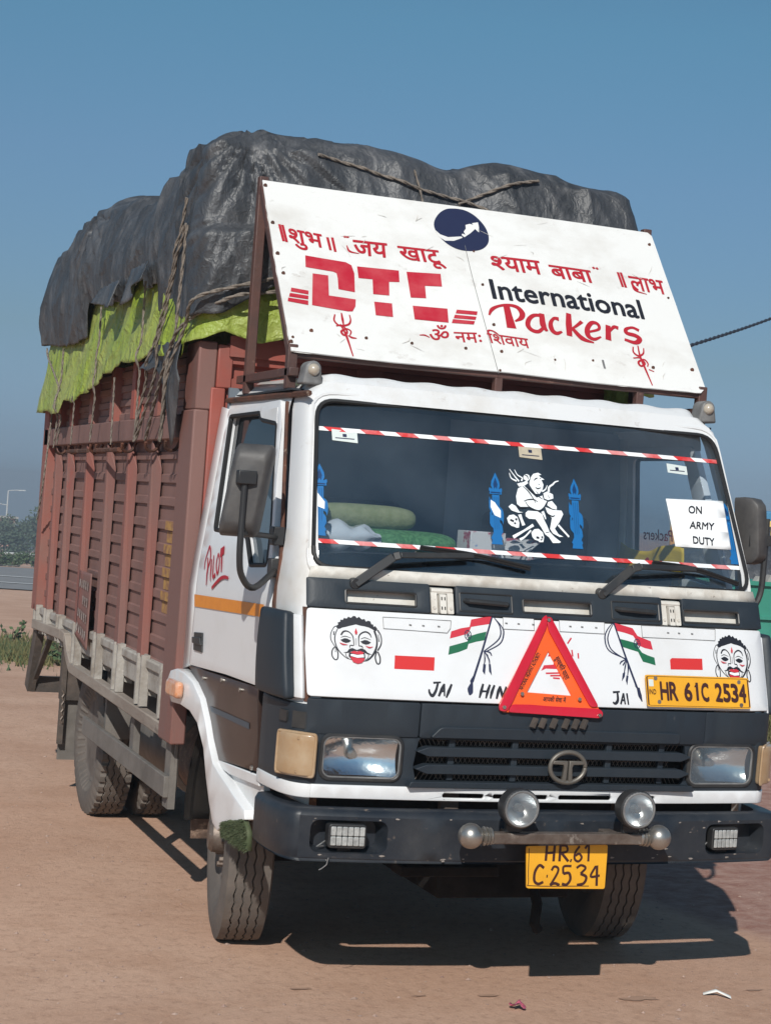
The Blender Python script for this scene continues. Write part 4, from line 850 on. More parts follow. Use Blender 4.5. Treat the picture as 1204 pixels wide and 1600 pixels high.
flag([(-0.4141,1.366),(-0.4074,1.392),(-0.3699,1.405),(-0.3343,1.412),(-0.3294,1.428),(-0.3261,1.439),(-0.2861,1.448),(-0.2404,1.455),(-0.2531,1.426),(-0.2877,1.42),(-0.3276,1.412),(-0.3351,1.397),(-0.3424,1.387),(-0.378,1.376)],
     [(-0.423,1.307),(-0.4168,1.338),(-0.3794,1.349),(-0.3452,1.359),(-0.3425,1.372),(-0.3361,1.378),(-0.303,1.389),(-0.267,1.398),(-0.277,1.366),(-0.3114,1.359),(-0.3416,1.35),(-0.348,1.332),(-0.381,1.319)],
     [(-0.2387,1.461),(-0.2856,1.334),(-0.3326,1.216)], [[(-0.2389,1.457),(-0.2123,1.418),(-0.2183,1.374),(-0.2827,1.325)], [(-0.2377,1.454),(-0.2053,1.419),(-0.1985,1.394),(-0.216,1.356),(-0.2795,1.322)], [(-0.2793,1.325),(-0.2638,1.298),(-0.2614,1.28)], [(-0.2806,1.325),(-0.2795,1.298),(-0.2832,1.279)], [(-0.2826,1.327),(-0.259,1.323),(-0.2515,1.311)], [(-0.2827,1.325),(-0.2697,1.313),(-0.2667,1.307)]],
     [[(-0.2872,1.28),(-0.2764,1.279),(-0.2827,1.241),(-0.2914,1.254)], [(-0.2655,1.281),(-0.2573,1.28),(-0.2555,1.24),(-0.2656,1.255)]], [(-0.342,1.382)][0],
     [[(-0.3247,1.238),(-0.336,1.216),(-0.333,1.21)], [(-0.3326,1.216),(-0.3475,1.188),(-0.3473,1.167)], [(-0.3343,1.21),(-0.34,1.179),(-0.3473,1.167)]])
flag([(0.27,1.454),(0.3083,1.446),(0.349,1.437),(0.3607,1.42),(0.3685,1.409),(0.4253,1.391),(0.4322,1.359),(0.3974,1.364),(0.3675,1.374),(0.3584,1.395),(0.3487,1.409),(0.3146,1.418),(0.2804,1.424)],
     [(0.2888,1.395),(0.323,1.389),(0.3605,1.381),(0.3698,1.363),(0.3826,1.347),(0.406,1.338),(0.4362,1.33),(0.439,1.301),(0.4142,1.307),(0.3839,1.313),(0.3746,1.331),(0.3653,1.349),(0.331,1.357),(0.2992,1.365)],
     [(0.266,1.458),(0.3073,1.333),(0.3489,1.215)], [[(0.2659,1.456),(0.2376,1.427),(0.2241,1.394),(0.2386,1.349),(0.3115,1.32)], [(0.2665,1.452),(0.2443,1.418),(0.2363,1.386),(0.2526,1.35),(0.3112,1.317)], [(0.3123,1.317),(0.3037,1.292),(0.2974,1.269)], [(0.3134,1.317),(0.3163,1.288),(0.3117,1.26)], [(0.3115,1.32),(0.289,1.31),(0.2807,1.3)], [(0.3115,1.32),(0.2993,1.303),(0.2932,1.296)]],
     [[(0.2909,1.268),(0.3018,1.271),(0.2983,1.255),(0.2839,1.237)], [(0.3063,1.26),(0.3148,1.258),(0.3064,1.223),(0.3015,1.241)]], [(0.3636,1.38)][0],
     [[(0.3411,1.224),(0.3533,1.215)], [(0.3491,1.217),(0.3574,1.188),(0.3662,1.166)], [(0.3566,1.216),(0.3595,1.188),(0.3661,1.165)]])
p = BL_()
for q in ([(-0.4861,1.205),(-0.4563,1.208)], [(-0.4676,1.206),(-0.4775,1.177),(-0.4915,1.159),(-0.5021,1.17),(-0.5029,1.182)], [(-0.4673,1.158),(-0.4541,1.184),(-0.444,1.203)], [(-0.444,1.203),(-0.4448,1.159)], [(-0.4572,1.176),(-0.4425,1.178)], [(-0.4148,1.203),(-0.4281,1.176),(-0.4384,1.154)],
          [(-0.2912,1.209),(-0.3009,1.181),(-0.3089,1.158)], [(-0.2643,1.207),(-0.2752,1.182),(-0.2833,1.157)], [(-0.3008,1.182),(-0.2737,1.183)], [(-0.2466,1.206),(-0.259,1.179),(-0.2658,1.157)], [(-0.2413,1.157),(-0.233,1.183),(-0.225,1.203)], [(-0.225,1.203),(-0.2197,1.178),(-0.2174,1.158)], [(-0.2174,1.158),(-0.2056,1.184),(-0.2004,1.203)],
          [(-0.1874,1.202),(-0.199,1.159)], [(-0.1874,1.202),(-0.1677,1.189),(-0.1779,1.167),(-0.1989,1.16)],
          [(0.2419,1.196),(0.272,1.199)], [(0.2612,1.197),(0.2608,1.168),(0.2491,1.155),(0.2388,1.16)], [(0.2724,1.153),(0.2866,1.194)], [(0.2866,1.194),(0.2917,1.153)], [(0.2769,1.168),(0.293,1.168)], [(0.3017,1.194),(0.3056,1.152)]):
    p.stroke(q, [.008, .012, .006])
p.build('lettering', 'ink', bon)
p = BL_(); p.poly([(-0.6288,1.296),(-0.4761,1.296),(-0.4808,1.248),(-0.6331,1.248)], .05); p.poly([(0.5058,1.324),(0.5153,1.331),(0.6543,1.333),(0.6526,1.29),(0.5052,1.288)], .05); p.build('red_reflector', 'reflector_red', bon)
p = BL_(); p.poly([(-0.01426,1.332),(0.01528,1.298),(0.009475,1.273),(-0.0342,1.273),(-0.05462,1.264),(-0.0413,1.285),(-0.001352,1.289),(-0.0008495,1.318),(-0.02322,1.318)], .04)
p.strokes([[(-0.0354,1.256),(0.03652,1.26)], [(-0.01812,1.248),(0.02979,1.25)], [(-0.006794,1.24),(0.02108,1.239)], [(0.06256,1.368),(0.08037,1.39)], [(0.07911,1.346),(0.08132,1.322)], [(0.1046,1.335),(0.1052,1.315)]], .006)
p.build('painted_emblem', 'flag_red', bon)
for q in ([(-0.6701,1.431),(-0.4069,1.431),(-0.4108,1.403),(-0.4243,1.386),(-0.6691,1.39)], [(-0.1992,1.455),(-0.07256,1.455),(-0.07346,1.411),(-0.1999,1.411)], [(0.03265,1.455),(0.2259,1.455),(0.2223,1.411),(0.03265,1.412)], [(0.3876,1.45),(0.7263,1.448),(0.7214,1.404),(0.3879,1.405)]):
    mb = MB(); v, f = fill(q, (), .05); mb.add([BF(a, b, .0008) for a, b in v], f); rs = mb.build('reflector_strip', 'bonnet_white', bon, smooth=False)
    p = Paint(BF, .003); q2 = q + q[:1]
    for i in range(len(q)): p.stroke([q2[i], q2[i + 1]], .002)
    cx_ = sum(a for a, b in q) / len(q); cz = sum(b for a, b in q) / len(q)
    for dx in (-.05, .0, .06): p.stroke([(cx_ + dx - .005, cz), (cx_ + dx + .005, cz - .001)], .005)
    p.build('strip_edge', 'grey_trim', rs)

# ---- wipers
for px in ([(552, 912), (606, 868), (622, 864), (690, 860), (734, 868), (824, 890)], [(932, 928), (978, 886), (992, 882), (1060, 880), (1080, 888), (1148, 912)]):
    pass
wa = [(-0.7729,1.545),(-0.6312,1.652),(-0.606,1.66),(-0.3033,1.674)]; wb = [(-0.5094,1.688),(-0.3033,1.674),(-0.069,1.637)]
wc = [(0.2225,1.561),(0.3516,1.665),(0.3871,1.675),(0.6595,1.677)]; wd_ = [(0.4701,1.689),(0.6592,1.674),(0.8664,1.626)]
for A, B in ((wa, wb), (wc, wd_)):
    mb = MB(); P = [Vector(FR(x, z, h)) for (x, z), h in zip(A, (.035, .06, .065, .03))]
    for a, b, w in ((0, 1, .034), (1, 2, .03), (2, 3, .022)): mb.bar(P[a], P[b], .012, w, (0, -1, .3)) if False else mb.bar(P[a], P[b], w, .012, (0, -1, .35))
    mb.lathe([(-.02, .02), (.01, .022), (.025, .02)], FR(*A[0], .02), 'y', 16); wp = mb.build('wiper', 'black_plastic', truck, bevel=.003)
    mb = MB(); mb.tube([FR(x, z, .012) for x, z in spline(B, 6)], .007, 6); mb.tube([FR(x, z + .008, .02) for x, z in spline(B, 6)], .005, 6); mb.build('wiper_blade', 'rubber', wp)
    mb = MB(); mb.lathe([(-.012, .009), (.0, .009)], FR(*A[0], .018), 'y', 12); mb.build('pivot_nut', 'steel', wp)

# ---- mirrors
def mirror(sd_):
    if sd_ < 0:
        c, wv, uv = Vector((-1.17, .40, 1.86)), Vector((.083, -.21, 0)), Vector((.0, -.07, .165))
    else:
        c, wv, uv = Vector((1.005, .38, 1.845)), Vector((.034, .010, 0)), Vector((-.012, .0, .135))
    wv, uv = wv, uv
    if sd_ < 0:
        wv = Vector((.067, -.027, 0)); uv = Vector((.024, .0, .168)); c = Vector((-1.167, .30, 1.858))
    n = wv.cross(uv).normalized(); n = n if n.y < 0 else -n
    mb = MB(); L = rrect(-1, -1, 1, 1, .22); k = len(L)
    rings = [(1.0, .05), (1.02, 0.), (.97, -.04), (.80, -.065), (.7, -.07)]
    vs = []
    for s_, d in rings: vs += [c + wv * a * s_ + uv * (b * s_ + (.06 if d < -.05 else 0)) - n * d * -1 * -1 if False else c + wv * a * s_ + uv * b * s_ + n * (-d) for a, b in L]
    fs = [(r * k + i, r * k + (i + 1) % k, (r + 1) * k + (i + 1) % k, (r + 1) * k + i) for r in range(len(rings) - 1) for i in range(k)]
    fs += [tuple(range(k)), tuple(range((len(rings) - 1) * k, len(rings) * k))]; mb.add(vs, fs)
    m_ = mb.build('mirror', 'mirror_grey', truck, angle=60)
    mb = MB(); mb.add([c + wv * a * .92 + uv * b * .92 - n * .052 for a, b in L], [tuple(range(k))]); mb.build('mirror_glass', 'chrome', m_)
    if sd_ < 0:
        mb = MB(); q = c + n * .08 - uv * .05
        top = q + Vector((0, 0, .05)); A_ = [top, top + Vector((0, 0, -.12)), top + Vector((.0, .0, -.28)), top + Vector((.02, .02, -.36)), top + Vector((.08, .06, -.40)), Vector((-.985, .45, 1.575))]
        mb.tube(spline(A_, 5), .013, 8); mb.tube([top + Vector((0, 0, -.2)), Vector((-.985, .45, 1.69))], .011, 8)
        mb.bar(q + Vector((-.03, 0, .05)), q + Vector((.04, 0, .05)), .04, .05); mb.box((-1.02, .42, 1.54), (-.975, .47, 1.61)); mb.box((-1.02, .42, 1.66), (-.975, .47, 1.73)); mb.build('mirror_arm', 'black_plastic', m_, bevel=.004)
    else:
        mb = MB(); s0 = Vector((1.065, .35, 1.90)); mb.tube(spline([s0, s0 + Vector((0, 0, -.2)), s0 + Vector((-.01, 0, -.32)), s0 + Vector((-.06, 0, -.39)), Vector((.985, .45, 1.52))], 5), .013, 8)
        mb.tube([s0 + Vector((0, 0, -.17)), Vector((.985, .45, 1.74))], .012, 8); mb.bar(s0 + Vector((.02, 0, -.09)), c + Vector((-.02, -.02, -.04)), .045, .045); mb.build('mirror_arm', 'black_plastic', m_)
mirror(-1); mirror(1)

# ---- marker lamps on the roof
for x in (-.868, .868):
    c = (x, .56, 2.345); mb = MB()
    mb.prism([(x - .042, 2.285), (x + .042, 2.285), (x + .032, 2.34)] + [(x + .032 * math.cos(R(t)), 2.345 + .032 * math.sin(R(t))) for t in range(10, 180, 20)] + [(x - .032, 2.34)], lambda a, b: (a, .545, b), lambda a, b: (a, .63, b)); ml = mb.build('marker_lamp', 'grey_trim', truck, bevel=.008)
    mb = MB(); mb.lathe([(-.05, .001), (-.047, .012), (-.04, .02), (-.03, .024), (0, .025)], (x, .575, 2.342), 'y', 20); mb.build('lens', 'lamp_cream', ml)

# ---- sign board on its frame
HWS = .927
sgl = [(-HWS, .0), (-.5, -.006), (0, .004), (.4, -.004), (HWS - .03, .0), (HWS, .03), (HWS, .5), (HWS - .004, SL - .02), (HWS - .02, SL), (0, SL), (-HWS, SL), (-HWS - .003, .5)]
board = panel('sign_board', sgl, SG, 'board_white', truck, (), .03, .006)
board.data.shade_flat()
mb = MB(); b0 = -.03
for s in (-1, 1):
    x = s * .915
    mb.bar((x, ST[0] + .03, 2.27), (x, ST[0] + .03, ST[1] + .02), .04, .04); mb.bar((x, SB[0] + .03, 2.27), (x, SB[0] + .03, SB[1] + .03), .04, .04)
    mb.bar((x, SB[0] - .02, 2.335), (x, ST[0] + .16, 2.335), .04, .035); mb.bar(SG(x, .01, -.028), SG(x, SL - .01, -.028), .036, .036)
for v_ in (.02, .5, SL - .02): mb.bar(SG(-.93, v_, -.03), SG(.93, v_, -.03), .04, .036)
for x in (-.03, .62): mb.bar((x, SB[0] + .035, 2.31), (x, SB[0] + .035, SB[1] + .02), .035, .035)
mb.build('sign_frame', 'frame_brown', board, bevel=.004)
SP = lambda: Paint(SG, .0045)
def round_(L): Q = spline(L[-2:] + L + L[:3], 4); return [tuple(q) for q in Q[8:8 + 4 * len(L)]]
p = SP()
for q in ([(-0.7933,0.5512),(-0.618,0.5422),(-0.5949,0.5282),(-0.5893,0.4826),(-0.6041,0.3712),(-0.6743,0.3777),(-0.668,0.4428),(-0.6689,0.47),(-0.682,0.4767),(-0.801,0.4828)], [(-0.775,0.451),(-0.7082,0.4506),(-0.7219,0.3339),(-0.6072,0.3297),(-0.6152,0.2889),(-0.6324,0.2577),(-0.6534,0.2546),(-0.8039,0.2663)],
          [(-0.5709,0.5254),(-0.386,0.5284),(-0.3943,0.4604),(-0.4411,0.4553),(-0.4539,0.3745),(-0.5247,0.3724),(-0.5132,0.4594),(-0.5748,0.4574)], [(-0.5277,0.3287),(-0.4497,0.3295),(-0.4588,0.2509),(-0.5337,0.2508)],
          [(-0.3521,0.526),(-0.1983,0.5336),(-0.2055,0.4586),(-0.2825,0.4534),(-0.2906,0.3805),(-0.3597,0.3756)], [(-0.3595,0.3288),(-0.2056,0.3309),(-0.2158,0.2503),(-0.365,0.2505)],
          [(-0.8805,0.3514),(-0.8074,0.3466),(-0.8112,0.3246),(-0.8858,0.3293)], [(-0.8902,0.3201),(-0.8123,0.317),(-0.8159,0.2963),(-0.897,0.2989)], [(-0.9011,0.292),(-0.817,0.2887),(-0.8204,0.2639),(-0.9062,0.2711)],
          [(-0.1643,0.3303),(-0.0715,0.3308),(-0.0783,0.3101),(-0.1738,0.3083)], [(-0.1788,0.2999),(-0.08213,0.2997),(-0.09022,0.2812),(-0.188,0.2791)], [(-0.1926,0.273),(-0.09447,0.273),(-0.1036,0.2533),(-0.2022,0.2501)]):
    p.poly(q, .08)
p.build('logo_letters', 'sign_red', board)
p = SP(); p.poly(round_([(-0.1739,0.8324),(-0.1477,0.8925),(-0.1064,0.9359),(-0.06399,0.9517),(-0.006437,0.95),(0.03911,0.9178),(0.06995,0.8592),(0.07533,0.7965),(0.0589,0.7465),(0.02096,0.7088),(-0.0335,0.692),(-0.08672,0.6948),(-0.1321,0.7221),(-0.1644,0.7712)]), .06); p.mb.mi = 1
p.poly([(-0.05381,0.7875),(-0.02531,0.8314),(-0.02256,0.8544),(0.01755,0.8734),(0.04193,0.8813),(0.04037,0.8512),(0.03336,0.8167),(0.01902,0.8356),(-0.006568,0.8074),(-0.04272,0.7753)]); p.poly([(-0.1746,0.8019),(-0.1545,0.7761),(-0.121,0.7643),(-0.05572,0.7778),(-0.05274,0.7701),(-0.09798,0.7448),(-0.139,0.7402),(-0.1659,0.7624)])
p.mb.build('round_logo', ['navy', 'board_white'], board, smooth=False)
def txt(body, name, m, segs):
    p = SP()
    for b, q, bold, clip in segs: p.text(b, q[0], q[1], q[2], bold, clip, .66)
    return p
p = SP()
for q in ([(-0.8844,0.7147),(-0.8779,0.617)], [(-0.8713,0.7136),(-0.865,0.6147)], [(-0.6788,0.6768),(-0.6754,0.6019)], [(-0.6573,0.6794),(-0.6552,0.5963)], [(0.6731,0.6752),(0.6749,0.5848)], [(0.6881,0.6763),(0.6901,0.5836)],
          [(-0.601,0.6993),(-0.5975,0.6885)], [(-0.5889,0.7002),(-0.5854,0.6894)], [(0.5513,0.6861),(0.5562,0.6748)], [(0.5675,0.6851),(0.5734,0.6739)]):
    p.stroke(q, .012)
for body, q, bold, clip in (('शुभ', [(-0.8486,0.6197),(-0.7035,0.6107),(-0.8504,0.7015)], .02, None), ('जय', [(-0.5717,0.5968),(-0.4221,0.5989),(-0.564,0.6851)], .022, None), ('खाटू', [(-0.3635,0.5995),(-0.1661,0.5976),(-0.367,0.6797)], .022, None),
                      ('श', [(0.05509,0.5948),(0.1135,0.5959),(0.0541,0.6788)], .022, .46), ('याम', [(0.1152,0.595),(0.285,0.5946),(0.1151,0.6817)], .022, None), ('बाबा', [(0.3328,0.5855),(0.5323,0.5832),(0.3295,0.665)], .022, None), ('लाभ', [(0.7196,0.5773),(0.8921,0.5782),(0.7216,0.6658)], .018, None)):
    w_ = SP(); w_.text(body, *q, bold, clip, .66); w_.build('upper_lettering', 'brush_red', board)
for q in (([(-0.5985,0.643),(-0.5907,0.6104),(-0.5496,0.6027)]), ([(0.7269,0.623),(0.7339,0.5759),(0.7884,0.5601)])): p.stroke(q, [.004, .012, .003])
p.build('lettering_bars', 'brush_red', board)
p = SP(); p.text('International', *[(0.01822,0.4184),(0.7328,0.4027),(0.02091,0.532)], .022, None, .70); p.build('company_lettering', 'ink', board)
p = SP(); K = .00098
for q, w in (([(0.0697,0.3827),(0.06837,0.3257),(0.06727,0.2536)], (30, 34, 44)), ([(-0.02181,0.3172),(-0.002043,0.3517),(0.03359,0.3751),(0.0796,0.3864),(0.1189,0.3785),(0.1348,0.3466),(0.1227,0.3166),(0.09166,0.2952)], (8, 18, 14, 16, 22, 28, 22, 8)),
             ([(0.2215,0.3455),(0.1864,0.3404),(0.1585,0.3138),(0.1469,0.2783),(0.1613,0.2533),(0.1908,0.2507),(0.2221,0.2798)], (18, 20, 24, 22, 14)), ([(0.2268,0.3565),(0.2191,0.2907),(0.2295,0.2561)], (24, 30, 14)),
             ([(0.302,0.3342),(0.2792,0.3355),(0.2573,0.3051),(0.2557,0.2665),(0.2732,0.2509),(0.301,0.2637)], (24, 14, 24, 24, 10)), ([(0.3573,0.3754),(0.3431,0.3081),(0.3312,0.2431)], (24, 30, 26)), ([(0.4113,0.336),(0.3792,0.3075),(0.3528,0.2868)], (18, 14, 10)), ([(0.3553,0.2894),(0.39,0.2376),(0.4413,0.2198)], (18, 28, 8)),
             ([(0.4291,0.2792),(0.4836,0.3027),(0.4856,0.3328),(0.4581,0.3358),(0.4279,0.2973),(0.4232,0.2557),(0.4475,0.241),(0.484,0.2595)], (12, 14, 20, 22, 26, 20, 8)), ([(0.5356,0.3329),(0.5161,0.2458)], (24, 28)), ([(0.5324,0.2947),(0.5626,0.3275),(0.5834,0.3235)], (10, 18, 22)),
             ([(0.6852,0.3262),(0.6559,0.3383),(0.6216,0.3243),(0.6193,0.301),(0.658,0.2925),(0.675,0.2742),(0.6465,0.2498),(0.5974,0.2614)], (18, 14, 22, 24, 24, 16))):
    p.stroke(q, [x * K for x in w])
p.build('brush_lettering', 'brush_red', board)
p = SP(); p.text('ॐ', *[(-0.3217,0.1325),(-0.2361,0.1399),(-0.3083,0.2052)], .012, None, .66); p.text('नमः', *[(-0.2039,0.1442),(-0.08593,0.1539),(-0.203,0.2018)], .014, None, .66); p.text('िशवाय', *[(-0.05112,0.1588),(0.1298,0.149),(-0.054,0.2134)], .014, None, .66)
p.stroke([(-0.3607,0.1619),(-0.3369,0.1641),(-0.3177,0.1541)], [.004, .008, .004])
p.build('prayer_lettering', 'brush_red', board)
p = SP(); k = .001
for q in ([(-0.7127,0.2291),(-0.7211,0.1943),(-0.7069,0.1702),(-0.6841,0.1702),(-0.6604,0.182),(-0.6493,0.2066),(-0.6497,0.2361)], [(-0.6831,0.2418),(-0.6838,0.2048),(-0.6845,0.1681)], [(-0.6978,0.1767),(-0.6825,0.1164),(-0.6717,0.003029)], [(-0.7176,0.1634),(-0.6908,0.1693),(-0.6752,0.1382),(-0.6908,0.1153),(-0.7,0.1347),(-0.6769,0.1535),(-0.6583,0.1426),(-0.666,0.1187)], [(-0.6743,0.1175),(-0.6597,0.1071),(-0.6396,0.1058)],
          [(0.6294,0.2248),(0.6229,0.1933),(0.6424,0.1745),(0.6697,0.1916),(0.6803,0.2236)], [(0.6549,0.235),(0.6499,0.1743),(0.6576,0.09138),(0.6661,0.01283)], [(0.6126,0.1582),(0.6468,0.1627),(0.6627,0.1345),(0.6391,0.1169),(0.6327,0.1384),(0.6641,0.1571),(0.6774,0.1363),(0.6704,0.1175)], [(0.6728,0.1022),(0.6957,0.09285)]):
    p.stroke(q, [.006, .011, .005])
p.build('trident_marks', 'brush_red', board)
mat('grime', (.56, .54, .50), .8, c2=(.46, .43, .39), ns=20)
p = SP()
for k in range(34):                                # scratches and smears
    u = random.uniform(-.9, .9); v_ = random.choice((random.uniform(.55, .95), random.uniform(.03, .15), random.uniform(.05, .95))); a = random.uniform(0, 6.28); l = random.uniform(.02, .11)
    p.stroke([(u, v_), (u + l * .5 * math.cos(a) + random.gauss(0, .006), v_ + l * .5 * math.sin(a) * .7), (u + l * math.cos(a), v_ + l * math.sin(a) * .7)][:3] if abs(u + l * math.cos(a)) < .91 and .02 < v_ + l * math.sin(a) * .7 < .95 else [(u, v_), (u + .008, v_ + .004)], [.001, random.uniform(.0015, .004), .0008])
p.build('scratches', 'grime', board)
mb = MB()                                          # bolts, rivets and rust spots
for u, v_ in [(-0.9193,0.9387),(-0.9147,0.5399),(-0.8289,0.1209),(-0.5986,0.1135),(-0.4032,0.1109),(-0.1676,0.1132),(-0.01621,0.4945),(-0.01686,0.6933),(-0.9234,0.04759),(-0.912,0.07455),(-0.9138,0.7186),(-0.9044,0.4293)] + [(-0.01616,0.4938),(-0.01234,0.2637),(-0.007963,0.1154),(-0.03669,0.009038),(0.2313,0.09976),(0.4113,0.1187),(0.8919,0.8907),(0.8964,0.5584),(0.8904,0.1298),(0.6965,0.1164)]:
    q = SG(u, v_, .004); k_ = random.uniform(.5, 1.0); mb.lathe([(-.004, .009 * k_), (.003, .008 * k_), (.005, .004 * k_)], q, 'y', 9)
mb.build('bolt', 'rust', board)
p = SP(); p.stroke([(-0.04843,0.7832),(-0.05456,0.5127),(-0.04643,-0.01073)], .0025); p.strokes([[(0.4597,0.1272),(0.4587,0.1049),(0.4586,0.07947)]], .01); p.build('seam', 'grey_trim', board)

# ---- wheels
def wheel(name, x, y, out, r=.425, w=.2, front=True, m='dusty_rubber'):
    """out: +1 / -1 outward direction along x; built about its own centre"""
    t = thing.__wrapped__ if False else None
    root = bpy.data.objects.new(name, None); COL.objects.link(root); root.parent = truck; root.location = (x, y, r - .008)
    root.empty_display_size = .1
    hw = w / 2; n = 240; prof = []
    prof += [(-hw * .55, .235), (-hw * .95, .30), (-hw * 1.02, .345), (-hw * .98, r - .045), (-hw * .88, r - .012)]
    ng = 4; gw, gd = .0075, .013; bands = [-hw * .86 + 2 * hw * .86 * i / (ng + 1) for i in range(ng + 2)]
    grooves = bands[1:-1]
    pts = [(-hw * .86, r - .004, 0)]
    for g in grooves: pts += [(g - gw / 2, r, 1), (g - gw / 2 + .001, r - gd, 1), (g + gw / 2 - .001, r - gd, 1), (g + gw / 2, r, 1)]
    pts += [(hw * .86, r - .004, 0)]
    full = [(a, b, 0) for a, b in prof] + pts + [(a * -1, b, 0) for a, b in prof[::-1]]
    vs = []; fs = []; nz = len(full)
    for k in range(n):
        th = 2 * math.pi * k / n; tri = abs((k % 6) - 3) / 3 - .5
        for (a, b, z) in full:
            aa = a + (tri * (.008 if front else .013) if z else 0); bb = b
            if not front and abs(abs(a) - hw * .88) < .03 and not z and (k % 6) < 2: bb -= .014
            if not front and abs(a) > hw * .5 and z and (k % 6) < 2: bb -= .007
            vs.append((aa, bb * math.cos(th), bb * math.sin(th)))
    for k in range(n):
        for i in range(nz - 1): fs.append((k * nz + i, k * nz + i + 1, ((k + 1) % n) * nz + i + 1, ((k + 1) % n) * nz + i))
    mb = MB(); mb.add(vs, fs); ty = mb.build('tyre', m, root, angle=28)
    for q in (ty,): q.location = (0, 0, 0)
    mb = MB(); s = out
    mb.lathe([(s * hw * .55, .24), (s * hw * .62, .236), (s * hw * .5, .205), (s * hw * .1 if front else s * hw * .2, .19), (s * (hw * .55 if front else -hw * .35), .155), (s * (hw * .6 if front else -hw * .35), .09), (s * (hw * .6 if front else -hw * .3), .001)], (0, 0, 0), 'x', 40)
    mb.lathe([(-s * hw * .55, .24), (-s * hw * .3, .2), (-s * hw * .2, .001)], (0, 0, 0), 'x', 32)
    rm = mb.build('rim', 'rim', root); rm.location = (0, 0, 0)
    mb = MB(); b0 = hw * .6 if front else -hw * .35
    mb.lathe([(s * b0, .075), (s * (b0 + .06), .07), (s * (b0 + .075), .055), (s * (b0 + .075), .001)], (0, 0, 0), 'x', 24)
    for k in range(8):
        t_ = 2 * math.pi * k / 8; mb.lathe([(s * b0, .013), (s * (b0 + .03), .013), (s * (b0 + .032), .008)], (0, .12 * math.cos(t_), .12 * math.sin(t_)), 'x', 6)
    hb = mb.build('hub', 'old_steel', root); hb.location = (0, 0, 0)
    for o in (ty, rm, hb): o.parent = root; o.location = (0, 0, 0)
    return root
for x_, y_, o_ in ((-.845, 1.17, -1), (.80, 1.12, 1)): wheel('front_wheel', x_, y_, o_).rotation_euler = (0, 0, R(-9.5))
wheel('rear_wheel', -.88, 3.95, -1, front=False); wheel('rear_wheel', .88, 3.95, 1, front=False)
wheel('rear_wheel', -.62, 3.95, -1, front=False); wheel('rear_wheel', .62, 3.95, 1, front=False)
# ---- chassis and running gear
mb = MB()
for s in (-1, 1): mb.box((s * .36 - .035, .1, .62), (s * .36 + .035, 5.5, .80))
for y in (.3, 1.5, 2.6, 3.4, 4.5, 5.4): mb.box((-.36, y - .04, .65), (.36, y + .04, .77))
mb.build('chassis', 'under_steel', truck)
mb = MB(); mb.tube([(-.75, 1.17, .42), (-.5, 1.17, .36), (.5, 1.17, .36), (.72, 1.17, .42)], .045, 10)
for s in (-1, 1):
    for k in range(4): mb.bar((s * .42, .55 + .06 * k, .47 + .012 * k + .03), (s * .42, 1.17, .43 + .012 * k), .07, .011); mb.bar((s * .42, 1.17, .43 + .012 * k), (s * .42, 1.8 - .06 * k, .47 + .012 * k + .03), .07, .011)
mb.build('front_axle', 'under_shaded', truck)
mb = MB(); mb.tube([(-.8, 3.95, .42), (-.25, 3.95, .42), (0, 3.95, .42), (.25, 3.95, .42), (.8, 3.95, .42)], [.06, .08, .17, .08, .06], 12); mb.tube([(0, 1.6, .55), (0, 3.9, .44)], .05, 10); mb.build('rear_axle', 'under_steel', truck)
mb = MB(); mb.box((-.28, .35, .34), (.28, 1.5, .62)); mb.tube([(.1, .3, .4), (.1, .25, .34), (.08, .22, .27), (.1, .22, .24)], .022, 8); mb.box((-.5, .18, .46), (-.1, .3, .5)); mb.bar((-.75, 1.02, .36), (.75, 1.02, .36), .03, .03); mb.build('engine_sump', 'under_shaded', truck, bevel=.02)
mb = MB(); mb.lathe([(-.5, .001), (-.5, .2), (-.48, .22), (.48, .22), (.5, .2), (.5, .001)], (-.68, 2.75, .58), 'y', 28); mb.build('fuel_tank', 'grey_plate', truck)
mb = MB(); mb.lathe([(-.3, .001), (-.3, .13), (.3, .13), (.3, .001)], (.66, 2.4, .6), 'y', 24); mb.build('air_tank', 'under_steel', truck)
# mudguard of the front wheel's rear half, side guard, flaps
mb = MB(); mb.grid(lambda t, x: (x, 1.22 + .50 * math.cos(R(t)), .42 + .50 * math.sin(R(t))), zs(-4, 60, 12), [-.93, -.90, -.66]); mb.tube([(-.93, 1.22 + .51 * math.cos(R(t)), .42 + .51 * math.sin(R(t))) for t in zs(-4, 60, 12)], .016, 8); mb.build('mudguard', 'under_shaded', truck, solid=.012); mb = MB(); mb.lathe([(-.16, .001), (-.16, .16), (-.13, .19), (.13, .19), (.16, .16), (.16, .001)], (-.72, 1.98, .60), 'y', 28); mb.build('air_tank', 'mud', truck)
mb = MB(); mb.tube([(-1.03, 1.60, .90), (-1.03, 1.63, .70), (-1.02, 1.66, .52)], .010, 6); mb.build('flap_stay', 'grey_plate', truck)

